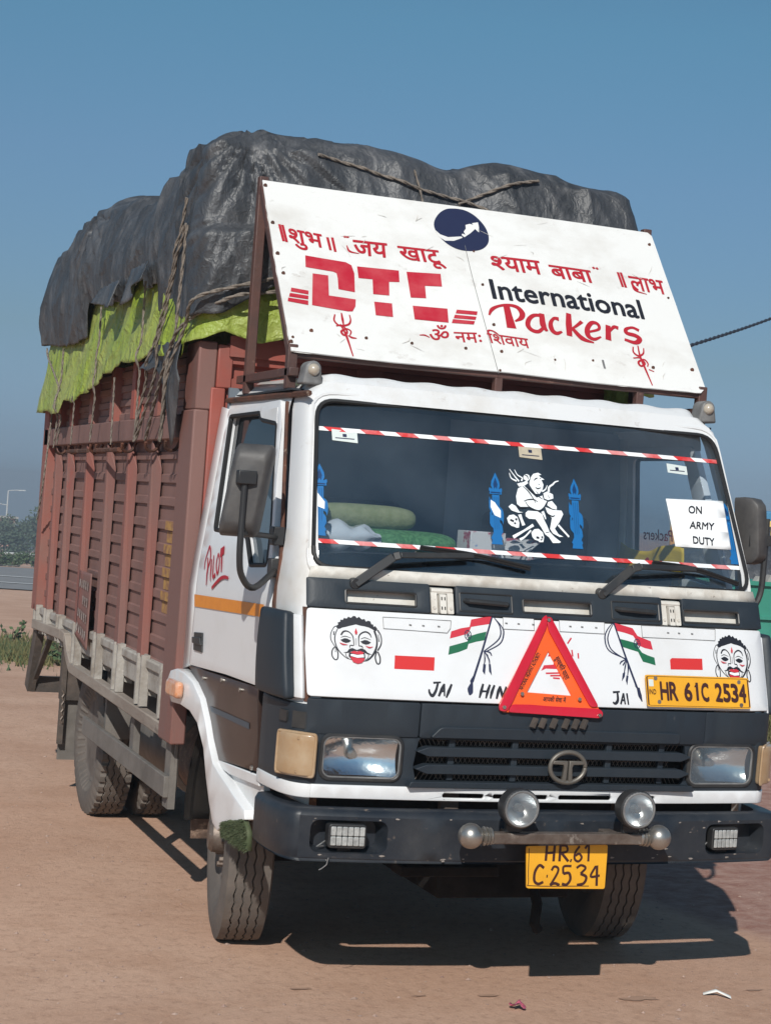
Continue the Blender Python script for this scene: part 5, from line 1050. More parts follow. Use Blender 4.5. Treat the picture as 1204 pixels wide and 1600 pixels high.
# ---- cargo body
CY0, CY1, CX = 1.56, 5.56, 1.06; ZT, ZB = 2.48, .98
body = MB(); body.box((-1.025, CY0 + .02, 1.0), (-.99, CY1, ZT)); body.box((.99, CY0 + .02, 1.0), (1.025, CY1, ZT)); body.box((-1.0, CY1 - .02, 1.0), (1.0, CY1, ZT))
body = body.build('cargo_body', 'cargo_dusty', truck)
RIBS = [(b - .10, b) for b in (2.39, 2.94, 3.485, 4.085, 4.705, 5.13)]
for s in (-1, 1):
    mb = MB()
    for k in range(10):                            # raised horizontal bands of the pressed side sheet
        z1 = 2.028 - .1085 * k; z0 = z1 - .042
        def xx(q): return s * q
        L = [(1.023, z0), (1.036, z0), (1.036, z1 - .007), (1.023, z1)]
        ys = zs(CY0 + .15, CY1 - .15, 40); mb.add([(xx(a + (.0035 * noise.noise(Vector((y * 2.1, k * 3.3, s))) if a > 1.03 else 0)), y, b + .0035 * noise.noise(Vector((y * 1.7, k * 5.1 + 9, s)))) for y in ys for a, b in L], [(4 * i + c, 4 * i + c + 1, 4 * i + c + 5, 4 * i + c + 4) for i in range(40) for c in range(3)])
    for k in range(4):
        z1 = 2.46 - .075 * k; L = [(1.023, z1 - .044), (1.035, z1 - .042), (1.035, z1 - .01), (1.023, z1)]
        mb.add([(s * a, y, b) for y in (CY0 + .15, CY1 - .15) for a, b in L], [(0, 1, 5, 4), (1, 2, 6, 5), (2, 3, 7, 6)])
    mb.build('side_wall', 'cargo_dusty', body, smooth=False)
    for a, b in RIBS:
        mb = MB(); x0, x1 = s * 1.037, s * 1.074
        mb.add([(x0, a, 1.045), (x1, a, 1.045), (x1, b, 1.045), (x0, b, 1.045), (x0, a, 1.94), (x1, a + .07, 2.073), (x1, b, 2.073), (x0, b, 2.073)],
               [(0, 1, 2, 3), (4, 5, 6, 7), (0, 1, 5, 4), (1, 2, 6, 5), (2, 3, 7, 6), (0, 3, 7, 4)]); mb.build('rib', 'cargo_post', body, bevel=.004, smooth=False)
        mb = MB(); mb.box((min(s * 1.019, s * 1.075), b - .08, 2.187), (max(s * 1.019, s * 1.075), b, ZT)); mb.build('upper_rib', 'cargo_red', body, bevel=.004)
    mb = MB(); mb.box((min(s * 1.037, s * 1.085), CY0 + .215, 2.075), (max(s * 1.037, s * 1.085), CY1 - .02, 2.185)); mb.build('top_rail', 'cargo_dusty', body, bevel=.006)
    mb = MB(); mb.box((min(s * 1.02, s * 1.088), CY0 - .03, .74), (max(s * 1.02, s * 1.088), CY0 + .21, 2.2)); mb.box((min(s * 1.0, s * 1.083), CY0 - .028, 2.2), (max(s * 1.0, s * 1.083), CY0 + .2, 2.5)); mb.build('corner_post', 'cargo_post', body, bevel=.008)
    mb = MB(); mb.box((min(s * .955, s * 1.019), CY0 - .035, .95), (max(s * .955, s * 1.019), CY0 + .02, 2.3)); mb.box((min(s * .93, s * .998), CY0 - .035, 2.3), (max(s * .93, s * .998), CY0 + .02, 2.49)); mb.build('front_post', 'cargo_front', body, bevel=.006)
    mb = MB(); mb.box((min(s * .99, s * 1.085), CY1 - .16, 1.02), (max(s * .99, s * 1.085), CY1 + .02, 2.5)); mb.build('rear_post', 'cargo_red', body, bevel=.008)
    # dusty wooden floor edge, stakes and running beam below
    mb = MB(); mb.box((min(s * .96, s * 1.05), CY0 + .02, .90), (max(s * .96, s * 1.05), CY1, 1.02)); mb.box((min(s * .99, s * 1.065), CY0 + .21, 1.0), (max(s * .99, s * 1.065), CY1, 1.045)); mb.build('floor_beam', 'pale_wood', body, bevel=.008)
    for y in (1.78, 2.27, 2.83, 3.38, 4.0, 4.57, 5.03, 5.42):
        mb = MB(); lo = .82 if y < 4.1 else .9; mb.box((min(s * 1.045, s * 1.085), y - .06, lo), (max(s * 1.045, s * 1.085), y - .035, 1.06)); mb.box((min(s * 1.045, s * 1.085), y + .035, lo), (max(s * 1.045, s * 1.085), y + .06, 1.06)); mb.box((min(s * 1.045, s * 1.058), y - .04, lo), (max(s * 1.045, s * 1.058), y + .04, 1.06)); mb.bar((s * .9, y, .86), (s * 1.05, y, .90), .1, .05); mb.build('stake_pocket', 'pale_wood', body)
    mb = MB(); L = [(1.66, .775), (4.07, .80), (4.2, .86), (4.3, .945), (4.45, .955), (5.5, .93)]
    for a, b in zip(L, L[1:]): mb.bar((s * 1.062, a[0], a[1]), (s * 1.062, b[0], b[1]), .05, .06)
    mb.build('running_beam', 'dust_wood', body, bevel=.006)
    mb = MB(); mb.box((min(s * 1.05, s * 1.075), 1.64, .49), (max(s * 1.05, s * 1.075), 3.62, .585)); mb.build('side_guard', 'grey_plate', body, bevel=.004)
    for y0, y1 in ((1.64, 1.74), (2.42, 2.5)):
        mb = MB(); mb.box((min(s * 1.02, s * 1.052), y0, .44 if y0 < 2 else .5), (max(s * 1.02, s * 1.052), y1, .80)); mb.build('guard_leg', 'grey_plate', body)
    mb = MB(); mb.box((min(s * .72, s * 1.03), 4.56, .2), (max(s * .72, s * 1.03), 4.575, .62)); mb.build('mud_flap', 'grey_plate', body)
    mb = MB(); mb.box((min(s * .55, s * 1.04), 4.52, .56), (max(s * .55, s * 1.04), 4.60, .9)); mb.bar((s * 1.03, 4.52, .88), (s * 1.03, 4.52, .3), .03, .03); mb.build('flap_bracket', 'under_steel', body)
    mb = MB()
    for k in range(9): mb.tube([(s * 1.03 + (.006 if k % 2 else -.006), 4.50, .62 - k * .022), (s * 1.03 - (.006 if k % 2 else -.006), 4.50, .60 - k * .022)], .006, 6)
    mb.build('flap_chain', 'old_steel', body)
    mb = MB(); mb.box((min(s * .6, s * 1.0), 3.36, .5), (max(s * .6, s * 1.0), 3.40, .98)); mb.build('splash_guard', 'grey_plate', body)
    mb = MB(); mb.bar((s * 1.04, 5.45, .93), (s * 1.05, 5.62, .5), .05, .1); mb.bar((s * 1.0, 5.2, .9), (s * 1.03, 5.58, .55), .03, .03); mb.build('rear_stay', 'under_steel', body)
mb = MB(); mb.box((-1.05, 5.58, .48), (1.05, 5.64, .58)); mb.build('rear_guard', 'under_steel', body)
mb = MB(); mb.box((-.95, CY0, 1.0), (.95, CY0 + .02, 2.5))
for k in range(14):
    z1 = 2.46 - .1085 * k; L = [(0, z1 - .06), (-.03, z1 - .05), (-.03, z1 - .008), (0, z1)]
    mb.add([(x, CY0 + a, b) for x in (-.95, .95) for a, b in L], [(0, 1, 5, 4), (1, 2, 6, 5), (2, 3, 7, 6), (0, 1, 2, 3), (4, 5, 6, 7)])
for x in (-.3, .35): mb.box((x - .06, CY0 - .045, 1.0), (x + .06, CY0 - .03, 2.5))
mb.box((-.95, CY0 - .05, 2.44), (.95, CY0 - .031, 2.53)); mb.build('front_wall', 'cargo_front', body, smooth=False)
mb = MB(); mb.box((-1.0, CY0, .86), (1.0, CY1, .90)); mb.build('floor', 'under_steel', body)
# hooks on the rail
for y in (1.9, 2.31, 2.86, 3.1, 3.55, 3.72, 4.4, 4.85):
    mb = MB(); mb.tube(spline([(-1.05, y, 2.07), (-1.07, y - .005, 2.03), (-1.10, y - .02, 2.02), (-1.125, y - .035, 2.035), (-1.13, y - .05, 2.06)], 4), .008, 6); mb.build('hook', 'rust', body)
mb = MB(); mb.tube([(-1.125, 2.9, 2.03), (-1.125, 3.55, 2.03)], .012, 6); mb.tube([(-1.125, 3.75, 2.03), (-1.125, 4.4, 2.03)], .012, 6); mb.build('hook_rod', 'rust', body)
# worn yellow stencil and white lettering on the side
CP = lambda y, z, h=0.: (-1.0365 - h, y, z)
CP2 = lambda y, z, h=0.: (-1.0255 - h, y, z)
p = Paint(CP, .001); q_ = Paint(CP2, .001)
mat('old_yellow', (.42, .24, .07), .8, c2=(.24, .12, .07), ns=22, lo=.45, hi=.6)
mat('old_lettering', (.42, .36, .33), .8, c2=(.15, .09, .08), ns=30, lo=.42, hi=.6)
for k in range(3, 7):
    z1 = 2.028 - .1085 * k; p.poly([(1.965, z1 - .046), (2.13, z1 - .046), (2.13, z1 - .004), (1.965, z1 - .004)]); q_.poly([(1.99, z1 - .105), (2.13, z1 - .105), (2.13, z1 - .052), (1.99, z1 - .052)])
p.mb.add(q_.mb.v, q_.mb.f); p.build('yellow_notice', 'old_yellow', body)
for k in range(10, 11): pass
mb = MB(); mb.grid(lambda u, v: (-1.079 - .002 * math.sin(u * 9) * v - .03 * max(0, v - .85) * u, 3.62 + .36 * u, 1.36 - .36 * v - .06 * (1 - u) * v), zs(0, 1, 8), zs(0, 1, 20)); rf = mb.build('side_flap', 'cargo_post', body, solid=.003)
p = Paint(lambda u, v, h: (-1.084 - h, 3.62 + .36 * u, 1.36 - .36 * v - .06 * (1 - u) * v), .001)
for i, t in enumerate(('KING TOW', 'PW 2', 'KHATOR', 'TRANSPORT')):
    pass
for i in range(4):
    for j in range(5 if i != 1 else 3): p.poly([(.12 + j * .16, .12 + i * .22), (.23 + j * .16, .12 + i * .22), (.22 + j * .16, .24 + i * .22), (.13 + j * .16, .24 + i * .22)])
p.build('worn_lettering', 'old_lettering', rf)

# ---- cab interior
for x in (-.45, .45):
    mb = MB(); mb.box((x - .27, .95, 1.05), (x + .27, 1.35, 1.25)); mb.box((x - .25, 1.2, 1.2), (x + .25, 1.34, 1.86)); mb.build('seat', 'seat_cloth', truck, bevel=.05, seg=4)
mb = MB(); c = Vector((-.45, .80, 1.60)); a, b = Vector((1, 0, 0)), Vector((0, .45, .89))
mb.tube([c + (a * math.cos(t) + b * math.sin(t)) * .2 for t in [2 * math.pi * k / 32 for k in range(33)]], .014, 8)
for t in (.5, 2.6, 4.7): mb.tube([c + Vector((0, .03, -.05)), c + (a * math.cos(t) + b * math.sin(t)) * .2], .012, 6)
mb.tube([c + Vector((0, .03, -.05)), c + Vector((0, -.2, -.4))], .025, 8); mb.build('steering_wheel', 'black_plastic', truck)

# ================================================================== separate things
def lump(name, m, label, cat, fn, nu=28, nv=14):
    mb = MB(); vs = []; fs = []
    for j in range(nv + 1):
        for i in range(nu): vs.append(fn(2 * math.pi * i / nu, math.pi * j / nv))
    for j in range(nv):
        for i in range(nu): fs.append((j * nu + i, j * nu + (i + 1) % nu, (j + 1) * nu + (i + 1) % nu, (j + 1) * nu + i))
    mb.add(vs, fs); o = mb.build(name, m, None, angle=80); return props(o, label, cat)
def pw(c, e): return math.copysign(abs(c) ** e, c)
# things on the dashboard
lump('bolster', 'bolster', 'olive bolster cushion lying on the dashboard behind the windscreen', 'cushion', lambda a, b: (-.60 + .21 * pw(math.cos(b), .6), .60 + .055 * math.sin(b) ** .5 * math.cos(a), 1.79 + .05 * math.sin(b) ** .5 * math.sin(a)))
lump('cushion', 'plaid', 'green woven cushion lying under the olive bolster in the cab', 'cushion', lambda a, b: (-.46 + .23 * pw(math.cos(b), .5), .58 + .1 * math.sin(b) ** .4 * math.cos(a), 1.70 + .048 * math.sin(b) ** .5 * math.sin(a)))
lump('plastic_bag', 'clear_bag', 'crumpled clear plastic bag on the dashboard at the left end of the windscreen', 'bag', lambda a, b: (-.76 + .17 * math.cos(b) * (1 + .1 * math.sin(5 * a)), .46 + .07 * math.sin(b) * math.cos(a), 1.71 + .055 * math.sin(b) * math.sin(a) * (1 + .25 * math.sin(9 * b))), 40, 24)
mb = MB(); mb.box((-.21, .44, 1.665), (-.06, .58, 1.765)); mb.bar((-.05, .40, 1.70), (.03, .46, 1.745), .16, .006); mb.bar((-.04, .42, 1.675), (.05, .46, 1.69), .18, .02)
props(mb.build('printed_box', 'magazine', None, bevel=.003), 'printed paper box with leaflets on the dashboard beside the white figure film', 'box')
mb = MB(); yb = lambda u, v: (.885 + .012 * math.sin(u * 11 + v * 2) + .02 * v * (1 - v), .72 + .56 * u, 1.575 + .165 * v + .018 * math.sin(u * 6.5 + .6) * v)
mb.grid(yb, zs(0, 1, 30), zs(0, 1, 8)); ybag = props(mb.build('yellow_bag', 'yellow_bag', None, solid=.006, angle=80), 'yellow printed cloth bag hanging inside the far door window of the cab', 'bag')
p = Paint(lambda u, v, h: tuple(Vector(yb(u, v)) - Vector((.006 + h, 0, 0))), .001); p.poly(ell((.55, .62), .05, .2, 12)); p.strokes([[(.50, .4), (.42, .38), (.36, .5)], [(.56, .36), (.40, .25)], [(.62, .5), (.58, .3)]], .03); p.build('printed_mark', 'brush_red', ybag)
# paper notice on the windscreen
pn = [(0.5902,1.95),(0.8691,1.959),(0.8709,1.763),(0.6016,1.761)]
mb = MB(); v, f = fill(pn, (), .05); mb.add([WF(a, b, .003 + .002 * math.sin(a * 40) * math.sin(b * 33)) for a, b in v], f); paper = props(mb.build('paper_notice', 'paper', None, solid=.0006), 'white paper notice reading ON ARMY DUTY stuck inside the windscreen corner', 'notice')
p = Paint(WF, .0062)
p.text('ON', *[(0.6869,1.899),(0.7511,1.9),(0.6925,1.929)], .018); p.text('ARMY', *[(0.6802,1.838),(0.7984,1.838),(0.6879,1.867)], .018); p.text('DUTY', *[(0.6874,1.779),(0.7896,1.776),(0.6906,1.808)], .018)
p.build('lettering', 'ink', paper)

# warning triangle leaning on the bonnet
tri = thing('warning_triangle', 'red and orange reflective warning triangle tied to the middle of the bonnet', 'warning triangle', (0, tri_y(1.1), 1.1))
To = [(-0.02157,1.474),(-0.2527,1.112),(0.1906,1.102)]; Th = [(-0.02284,1.336),(-0.1219,1.184),(0.06299,1.177)]
out = rpoly(To, .05, 6)
mb = MB(); v, f = fill(out, [Th], .06); mb.add([TR(a, b, .0) for a, b in v], f); mb.build('triangle_frame', 'tri_orange', tri, solid=.012, bevel=.003, smooth=True)
for q in ([(-0.03847,1.462),(-0.02178,1.471),(-0.02378,1.429),(-0.1866,1.147),(-0.214,1.114),(-0.2389,1.117),(-0.2418,1.131)], [(-0.02111,1.464),(-0.004394,1.463),(0.1681,1.142),(0.1337,1.14),(-0.02004,1.415)], [(-0.191,1.141),(0.1695,1.135),(0.1844,1.122),(0.1789,1.105),(0.1625,1.101),(-0.2064,1.113)]):
    mb = MB(); v, f = fill(rpoly(q, .012, 3), (), .06); mb.add([TR(a, b, .011) for a, b in v], f); mb.build('red_reflector', 'tri_red', tri, solid=.008, bevel=.002)
mb = MB()
for a, b in [(-0.0171,1.454),(-0.2225,1.131),(0.1675,1.113),(-0.1466,1.181),(0.08825,1.169)]: mb.lathe([(-.004, .007), (.002, .007), (.004, .003)], TR(a, b, .018), 'y', 10)
mb.build('rivet', 'steel', tri)
p = Paint(lambda a, b, h: TR(a, b, h + .0065), .0005)
p.text('राष्ट्रीय राजमार्ग', *[(0.005219,1.328),(0.04279,1.238),(0.02549,1.332)], .0, None, .8) if False else None
p.text('NATIONAL HIGHWAY AUTHORITY', *[(-0.1407,1.193),(-0.05446,1.327),(-0.1548,1.199)], .035); p.text('सुरक्षित यात्रा', *[(0.0009446,1.314),(0.04091,1.235),(0.01875,1.323)], .03, None, .7); p.text('आपकी सेवा में', *[(-0.05923,1.156),(0.03453,1.154),(-0.0569,1.172)], .03, None, .7)
p.build('lettering', 'plate_ink', tri)
for x in (-.1, -.065, -.02, .03, .07, .105): mb = MB(); mb.bar((x - .008, front_y(x, 1.09) - .055, 1.06), (x + .008, front_y(x, 1.09) - .05, 1.094), .022, .010); mb.build('support_clip', 'under_steel', truck)

# ---- tarpaulins, draped over the load
def nz(p, s, k=0): return noise.noise(Vector(p) * s + Vector((k * 7.3, k * 3.1, -k * 5.7)))
def perimeter(n, x, y0, y1, r):
    """points anticlockwise from the rear left along the left side, the front and the right side, then the rear"""
    L = [(-x, y1), (-x, y0), (x, y0), (x, y1)]; q = rpoly(L, r, 6)
    seg = [(Vector(q[i]), Vector(q[(i + 1) % len(q)])) for i in range(len(q))]; tot = sum((b - a).length for a, b in seg); out = []; acc = 0; k = 0
    for i in range(n):
        d = tot * i / n
        while acc + (seg[k][1] - seg[k][0]).length < d - 1e-9: acc += (seg[k][1] - seg[k][0]).length; k += 1
        a, b = seg[k]; out.append(a + (b - a) * ((d - acc) / max(1e-9, (b - a).length)))
    return out
def H(x, y):                                       # height of the load under the sheet
    z = 3.415 + .05 * math.exp(-((x + .55) / .35) ** 2) - .035 * math.exp(-((x - .02) / .12) ** 2) + .03 * math.exp(-((x - .3) / .3) ** 2)
    z += .02 * nz((x, y, 0), 2.2)
    if y > 3.1: z -= .10 * min(1, (y - 3.1) / .5)
    if y > 4.3: z += .07 * min(1, (y - 4.3) / .4)
    return z
HEMB = [(1.56, 2.60), (1.72, 2.60), (2.2, 2.67), (2.25, 2.68), (2.27, 2.81), (2.60, 2.81), (2.62, 2.86), (2.95, 2.845), (2.97, 2.79), (3.30, 2.81), (3.42, 2.83), (3.44, 2.80), (4.05, 2.87), (4.07, 2.68), (4.4, 2.655), (4.8, 2.67), (5.6, 2.73), (5.9, 2.74)]
HEMF = [(-1.13, 2.60), (-.95, 2.62), (-.86, 2.68), (-.7, 2.78), (-.4, 2.85), (.5, 2.9), (1.13, 2.9)]
GRB = [(1.42, 2.50), (1.56, 2.47), (1.7, 2.42), (1.78, 2.44), (1.95, 2.455), (2.3, 2.475), (2.44, 2.455), (3.05, 2.46), (3.12, 2.43), (3.3, 2.42), (3.54, 2.38), (4.19, 2.31), (4.5, 2.33), (4.55, 2.255), (4.62, 2.255), (5.7, 2.305), (5.9, 2.31)]
GRF = [(-1.13, 2.47), (-.97, 2.53), (-.8, 2.49), (-.66, 2.55), (-.6, 2.64), (.9, 2.62), (.98, 2.46), (1.13, 2.44)]
SHL = [(1.4, 3.38), (1.6, 3.40), (1.85, 3.42), (2.2, 3.36), (2.7, 3.29), (3.1, 3.25), (3.28, 3.25), (3.42, 3.34), (4.05, 3.42), (4.64, 3.40), (5.13, 3.36), (5.5, 3.30), (5.8, 3.16)]
def ridge(p, s, k): return (1 - 2 * abs(nz(p, s, k)))
def crumple(co, amp, seed, along=0., wall=True):
    """slack in the sheet: broad sags, long folds hanging from the edge, a few sharp pulls"""
    w = amp * (1.1 * nz(co, 1.1, seed) + .45 * nz(co, 2.6, seed + 1))
    if wall:
        a = along + .25 * nz(co, 1.0, seed + 2)
        w += amp * (.95 * max(0, ridge((a * 2.2, co.z * .55, 0), 1.0, seed + 3)) ** 3 + .62 * max(0, ridge((a * 5.5, co.z * .9, 3), 1.0, seed + 4)) ** 2 + .6 * max(0, ridge((a * 3 + co.z * 2.6, co.z - a * .5, 5), 1.0, seed + 5)) ** 4)
    else:
        w += amp * (.8 * max(0, ridge((co.x * .7, co.y * 2.4, 0), 1.0, seed + 3)) ** 3 + .6 * max(0, ridge((co.x * 2.2 + co.y, co.y * 2.2 - co.x, 2), 1.0, seed + 4)) ** 3)
    return w + amp * (.09 * max(0, ridge((co.x * 1.2, co.y * 1.2, co.z * .7), 8, seed + 6)) ** 2 + .10 * nz(co, 15, seed + 7))
def tarp(name, m, label, x, y0, y1, hemside, hemfront, top, amp, nper=860, nwall=64, ntop=34, full=True, flare=.0, seed=0):
    P = perimeter(nper, x, y0, y1, .10 if full else .14); rows = []
    if full: P = [Vector((p.x * (.905 if p.x > 0 else 1), p.y)) for p in P]
    for j in range(nwall + (ntop if full else 0)):
        row = []
        for p in P:
            front = p.y < y0 + .16
            hem = lerp_table(hemfront, p.x) if front else (lerp_table(hemside, p.y) if p.x < 0 else 2.62)
            hem += (.014 if full else .02) * nz((p.x, p.y, 0), 5, seed) + .005 * nz((p.x, p.y, 0), 17, seed)
            edge = smooth(-.8, .3, p.x)               # the front right parcel is squarer than the slumped left side
            ins = .05 - .02 * edge
            zsh = (lerp_table(SHL, p.y) - .035) * (1 - edge) + (H(p.x * .85, p.y) - .06) * edge if full else top
            inward = (Vector((0, max(y0 + 1.0, min(y1 - 1.0, p.y)))) - p); nin = inward.normalized()
            if j < nwall:
                t = j / (nwall - 1); z = hem + (zsh - hem) * t
                q = p + nin * (ins * t ** 2.4 - flare * (1 - t) ** 2)
                if full: q -= nin * .035 * math.sin(t * math.pi)
            else:
                t = (j - nwall + 1) / ntop; e = min(1, t * (3.0 + 3 * edge))
                q = p + nin * ins + inward * (t ** 1.3 * .9) ; hq = H(q.x, q.y); hq = hq + (lerp_table(SHL, q.y) + .05 - hq) * (1 - smooth(-.95, -.1, q.x)); z = zsh + (hq - zsh) * math.sin(e * math.pi / 2)
            co = Vector((q.x, q.y, z)); n3 = Vector((-nin.x, -nin.y, .0)) if j < nwall else Vector((0, 0, 1))
            if j < nwall and t > .7: n3 = (n3 + Vector((0, 0, (t - .7) * 2))).normalized()
            w = crumple(co, amp, seed, (q.y if not front else q.x * 1.2 + 1.5), j < nwall)
            if j < nwall:                          # folds falling from the edge of the load
                w += .007 * (1 - t * .6) * math.sin((q.y if not front else q.x * 1.3) * 21 + 3 * nz(co, 1.5, seed + 9)) * (.4 + nz((q.x, q.y, 0), .9, seed + 8))
            if full:
                for tie, A_, rad in ((Vector((-.90, 1.52, 3.42)), .05, .7), (Vector((-1.02, 4.15, 3.36)), .045, .5), (Vector((-.95, 1.42, 3.02)), .03, .34)):
                    d = co - tie                   # gathers below a tie point
                    if d.z < .02 and d.length < rad:
                        ang = math.atan2(d.x, -d.z + .02) if front else math.atan2(-d.y, -d.z + .02); w += A_ * (abs(math.sin(ang * 11 + .6 + 1.5 * nz(co, 3, 3))) ** .7 - .45) * min(1, d.length * 7) * (1 - d.length / rad) ** .8
                if front and j < nwall:              # parcel bulging under the sheet low on the front left
                    l = max(abs(co.x + .74) / .40, 0); top_ = 3.0 - .05 * l * l
                    if l < 1 and co.z < top_ + .03: w += .10 * (1 - l ** 4) * smooth(top_ + .03, top_ - .03, co.z)
            row.append(co + n3 * w)
        rows.append(row)
    n = len(P); vs = [v for r in rows for v in r]
    fs = [(j * n + i, j * n + (i + 1) % n, (j + 1) * n + (i + 1) % n, (j + 1) * n + i) for j in range(len(rows) - 1) for i in range(n)]
    if full: fs.append(tuple(range((len(rows) - 1) * n, len(rows) * n)))
    mb = MB(); mb.add(vs, fs); o = mb.build(name, m, None, angle=75, solid=.003)
    return props(o, label, 'tarpaulin')
def smooth(a, b, t): t = max(0, min(1, (t - a) / (b - a))); return t * t * (3 - 2 * t)
tarp('black_tarpaulin', 'black_tarp', 'black plastic tarpaulin tied over the high load of the truck', 1.10, 1.50, 5.7, HEMB, HEMF, 0, .026)
tarp('green_tarpaulin', 'green_tarp', 'lime green tarpaulin hanging below the black sheet along the cargo body', 1.095, 1.48, 5.66, GRB, GRF, 2.95, .022, nwall=30, full=False, flare=.04, seed=5)
for k, (ya, yb_, za, dz, lb) in enumerate(((2.28, 2.66, 2.86, .13, 'narrow black flap folded over the top step of the green sheet'), (2.95, 3.42, 2.84, .10, 'ragged black flap over the green sheet in the middle of the side'))):
    mb = MB(); mb.grid(lambda u, v: (-1.175 - .035 * v - .02 * math.sin(u * 7 + k) * v, ya + (yb_ - ya) * u, za + .05 * (1 - v) - dz * v * (.35 + .65 * (u if k == 0 else 1 - u)) + .012 * nz((u * 5, v * 3, k), 2)), zs(0, 1, 24), zs(0, 1, 8))
    props(mb.build('tarpaulin_flap', 'black_tarp', None, solid=.003, angle=70), lb, 'tarpaulin')
# loose hanging piece of the black sheet
mb = MB(); mb.grid(lambda u, v: (-1.145 - .03 * math.sin(u * 5 + v * 3) * v, 1.62 + .62 * u - .12 * v * (1 - u) + .08 * v, 2.50 - (.10 + .36 * math.exp(-((u - .28) / .22) ** 2)) * v + .02 * nz((u * 4, v * 4, 1), 2)), zs(0, 1, 24), zs(0, 1, 12))
props(mb.build('tarpaulin_scrap', 'black_tarp', None, solid=.003, angle=70), 'torn black plastic scrap hanging below the green sheet near the front post', 'tarpaulin')

# ---- ropes
def resample(P, k):
    D = [0]
    for a, b in zip(P, P[1:]): D.append(D[-1] + (b - a).length)
    out = []; i = 0
    for n in range(k + 1):
        d = D[-1] * n / k
        while i < len(D) - 2 and D[i + 1] < d: i += 1
        out.append(P[i] + (P[i + 1] - P[i]) * ((d - D[i]) / max(1e-9, D[i + 1] - D[i])))
    return out
def rope(pts, label, r=.011):
    P = spline(pts, 12); L_ = sum((b - a).length for a, b in zip(P, P[1:])); r *= .68; k_ = max(12, int(L_ / (r * 1.3))); P = resample(P, k_); mb = MB(); Q1 = []; Q2 = []
    for i, p in enumerate(P):
        a = i * .5; d_ = (P[min(i + 1, len(P) - 1)] - P[max(i - 1, 0)]).normalized(); e1 = d_.orthogonal().normalized(); e2 = d_.cross(e1); w_ = e1 * math.cos(a) + e2 * math.sin(a); Q1.append(p + w_ * r * .42); Q2.append(p - w_ * r * .42)
    mb.tube(Q1, r * .62, 6); mb.tube(Q2, r * .62, 6)
    return props(mb.build('rope', 'rope', None, angle=80), label, 'rope', 'ropes tying down the load')
from mathutils.bvhtree import BVHTree
bpy.context.view_layer.update(); _dg = bpy.context.evaluated_depsgraph_get()
TREES = [BVHTree.FromObject(bpy.data.objects[n_], _dg) for n_ in ('black_tarpaulin', 'green_tarpaulin', 'tarpaulin_scrap')]
def lay(o, d, off=.014, far=None):                 # where a rope touches the sheets
    best = None
    for t in TREES:
        h_ = t.ray_cast(Vector(o), Vector(d))
        if h_[0] is not None and (best is None or h_[3] < best): best = h_[3]
    if best is None or (far and best > far): best = far
    return Vector(o) + Vector(d) * (best - off)
def srope(pts, label, r=.012):                     # along the left side, given (y, z)
    P = [tuple(p) for p in spline([Vector(p) for p in pts], 5)]
    rope([lay((-2.2, y, z), (1, 0, 0), .016, 1.07) for y, z in P], label, r)
def frope(pts, label, r=.012):                     # along the front, given (x, z)
    P = [tuple(p) for p in spline([Vector(p) for p in pts], 5)]
    rope([lay((x, .2, z), (0, 1, 0), .016, 1.35) for x, z in P], label, r)
srope([(2.465,2.065),(2.335,2.276),(2.006,2.676),(1.818,2.919),(1.703,3.132)], 'rope running from the second hook up to the tarpaulin top beside the corner gathers')
srope([(2.423,2.07),(2.114,2.358),(1.937,2.699),(1.691,3.017)], 'rope from the second hook ending at the bulging parcel of the front left corner')
srope([(1.913,2.064),(1.79,2.314),(1.723,2.652),(1.665,3.008)], 'rope from the front hook rising past the green sheet to the bulging parcel')
crn = [(1.885,2.058),(1.736,2.341),(1.563,2.555)]
rope([lay((-2.2, y, z), (1, 0, 0), .016, 1.07) for y, z in crn] + [Vector((-1.15, 1.42, 2.66)), *[lay((x, .2, z), (0, 1, 0), .016, 1.2) for x, z in ((-.98, 2.73), (-.85, 2.77), (-.68, 2.84))]], 'upper of two ropes bending round the front corner below the parcel', .013)
rope([Vector((-1.13, 2.28, 2.07)), Vector((-1.16, 1.85, 2.40)), Vector((-1.15, 1.60, 2.56)), *[lay((x, .2, z), (0, 1, 0), .016, 1.2) for x, z in ((-1.0, 2.68), (-.85, 2.715), (-.68, 2.76))]], 'lower of two ropes bending round the front corner below the parcel', .013)
srope([(2.45,2.064),(2.443,2.342),(2.447,2.651),(2.452,2.836)], 'rope hanging down the green sheet at its tallest step', .009)
srope([(3.61,2.078),(3.546,2.388),(3.55,2.735),(3.558,2.805)], 'rope on the green sheet at the middle of the cargo side', .009)
srope([(3.022,2.054),(3.034,2.268),(3.049,2.4)], 'short rope between the rail and the curled green hem', .008)
srope([(4.196,2.066),(4.181,2.231),(4.163,2.341)], 'short rope hanging below the green hem towards the rear', .008)
srope([(4.783,2.052),(4.686,2.359),(4.673,2.647)], 'rearmost rope on the green sheet beside its drooping corner', .010)
srope([(4.676,2.071),(4.608,2.28),(4.789,2.441),(5.22,2.62),(5.298,2.685)], 'rope crossing the drooping rear corner of the green sheet', .010)
rope([(-1.10, 5.2, 2.3), (-1.13, 5.15, 1.9), (-1.13, 5.3, 1.6)], 'loose rope end hanging down the rear post of the cargo body', .010)
frope([(-0.622,3.362),(-0.502,3.35),(-0.318,3.309),(-0.147,3.269),(0.105,3.235),(0.219,3.2)], 'rope slanting from the load top down to the sign board on its left')
frope([(-0.166,3.355),(-0.156,3.311),(-0.142,3.255),(-0.131,3.185)], 'short upright rope over the front notch of the load', .008)
frope([(0.445,3.387),(0.303,3.348),(0.18,3.291),(0.044,3.221)], 'rope slanting up to the right from the knot behind the sign')
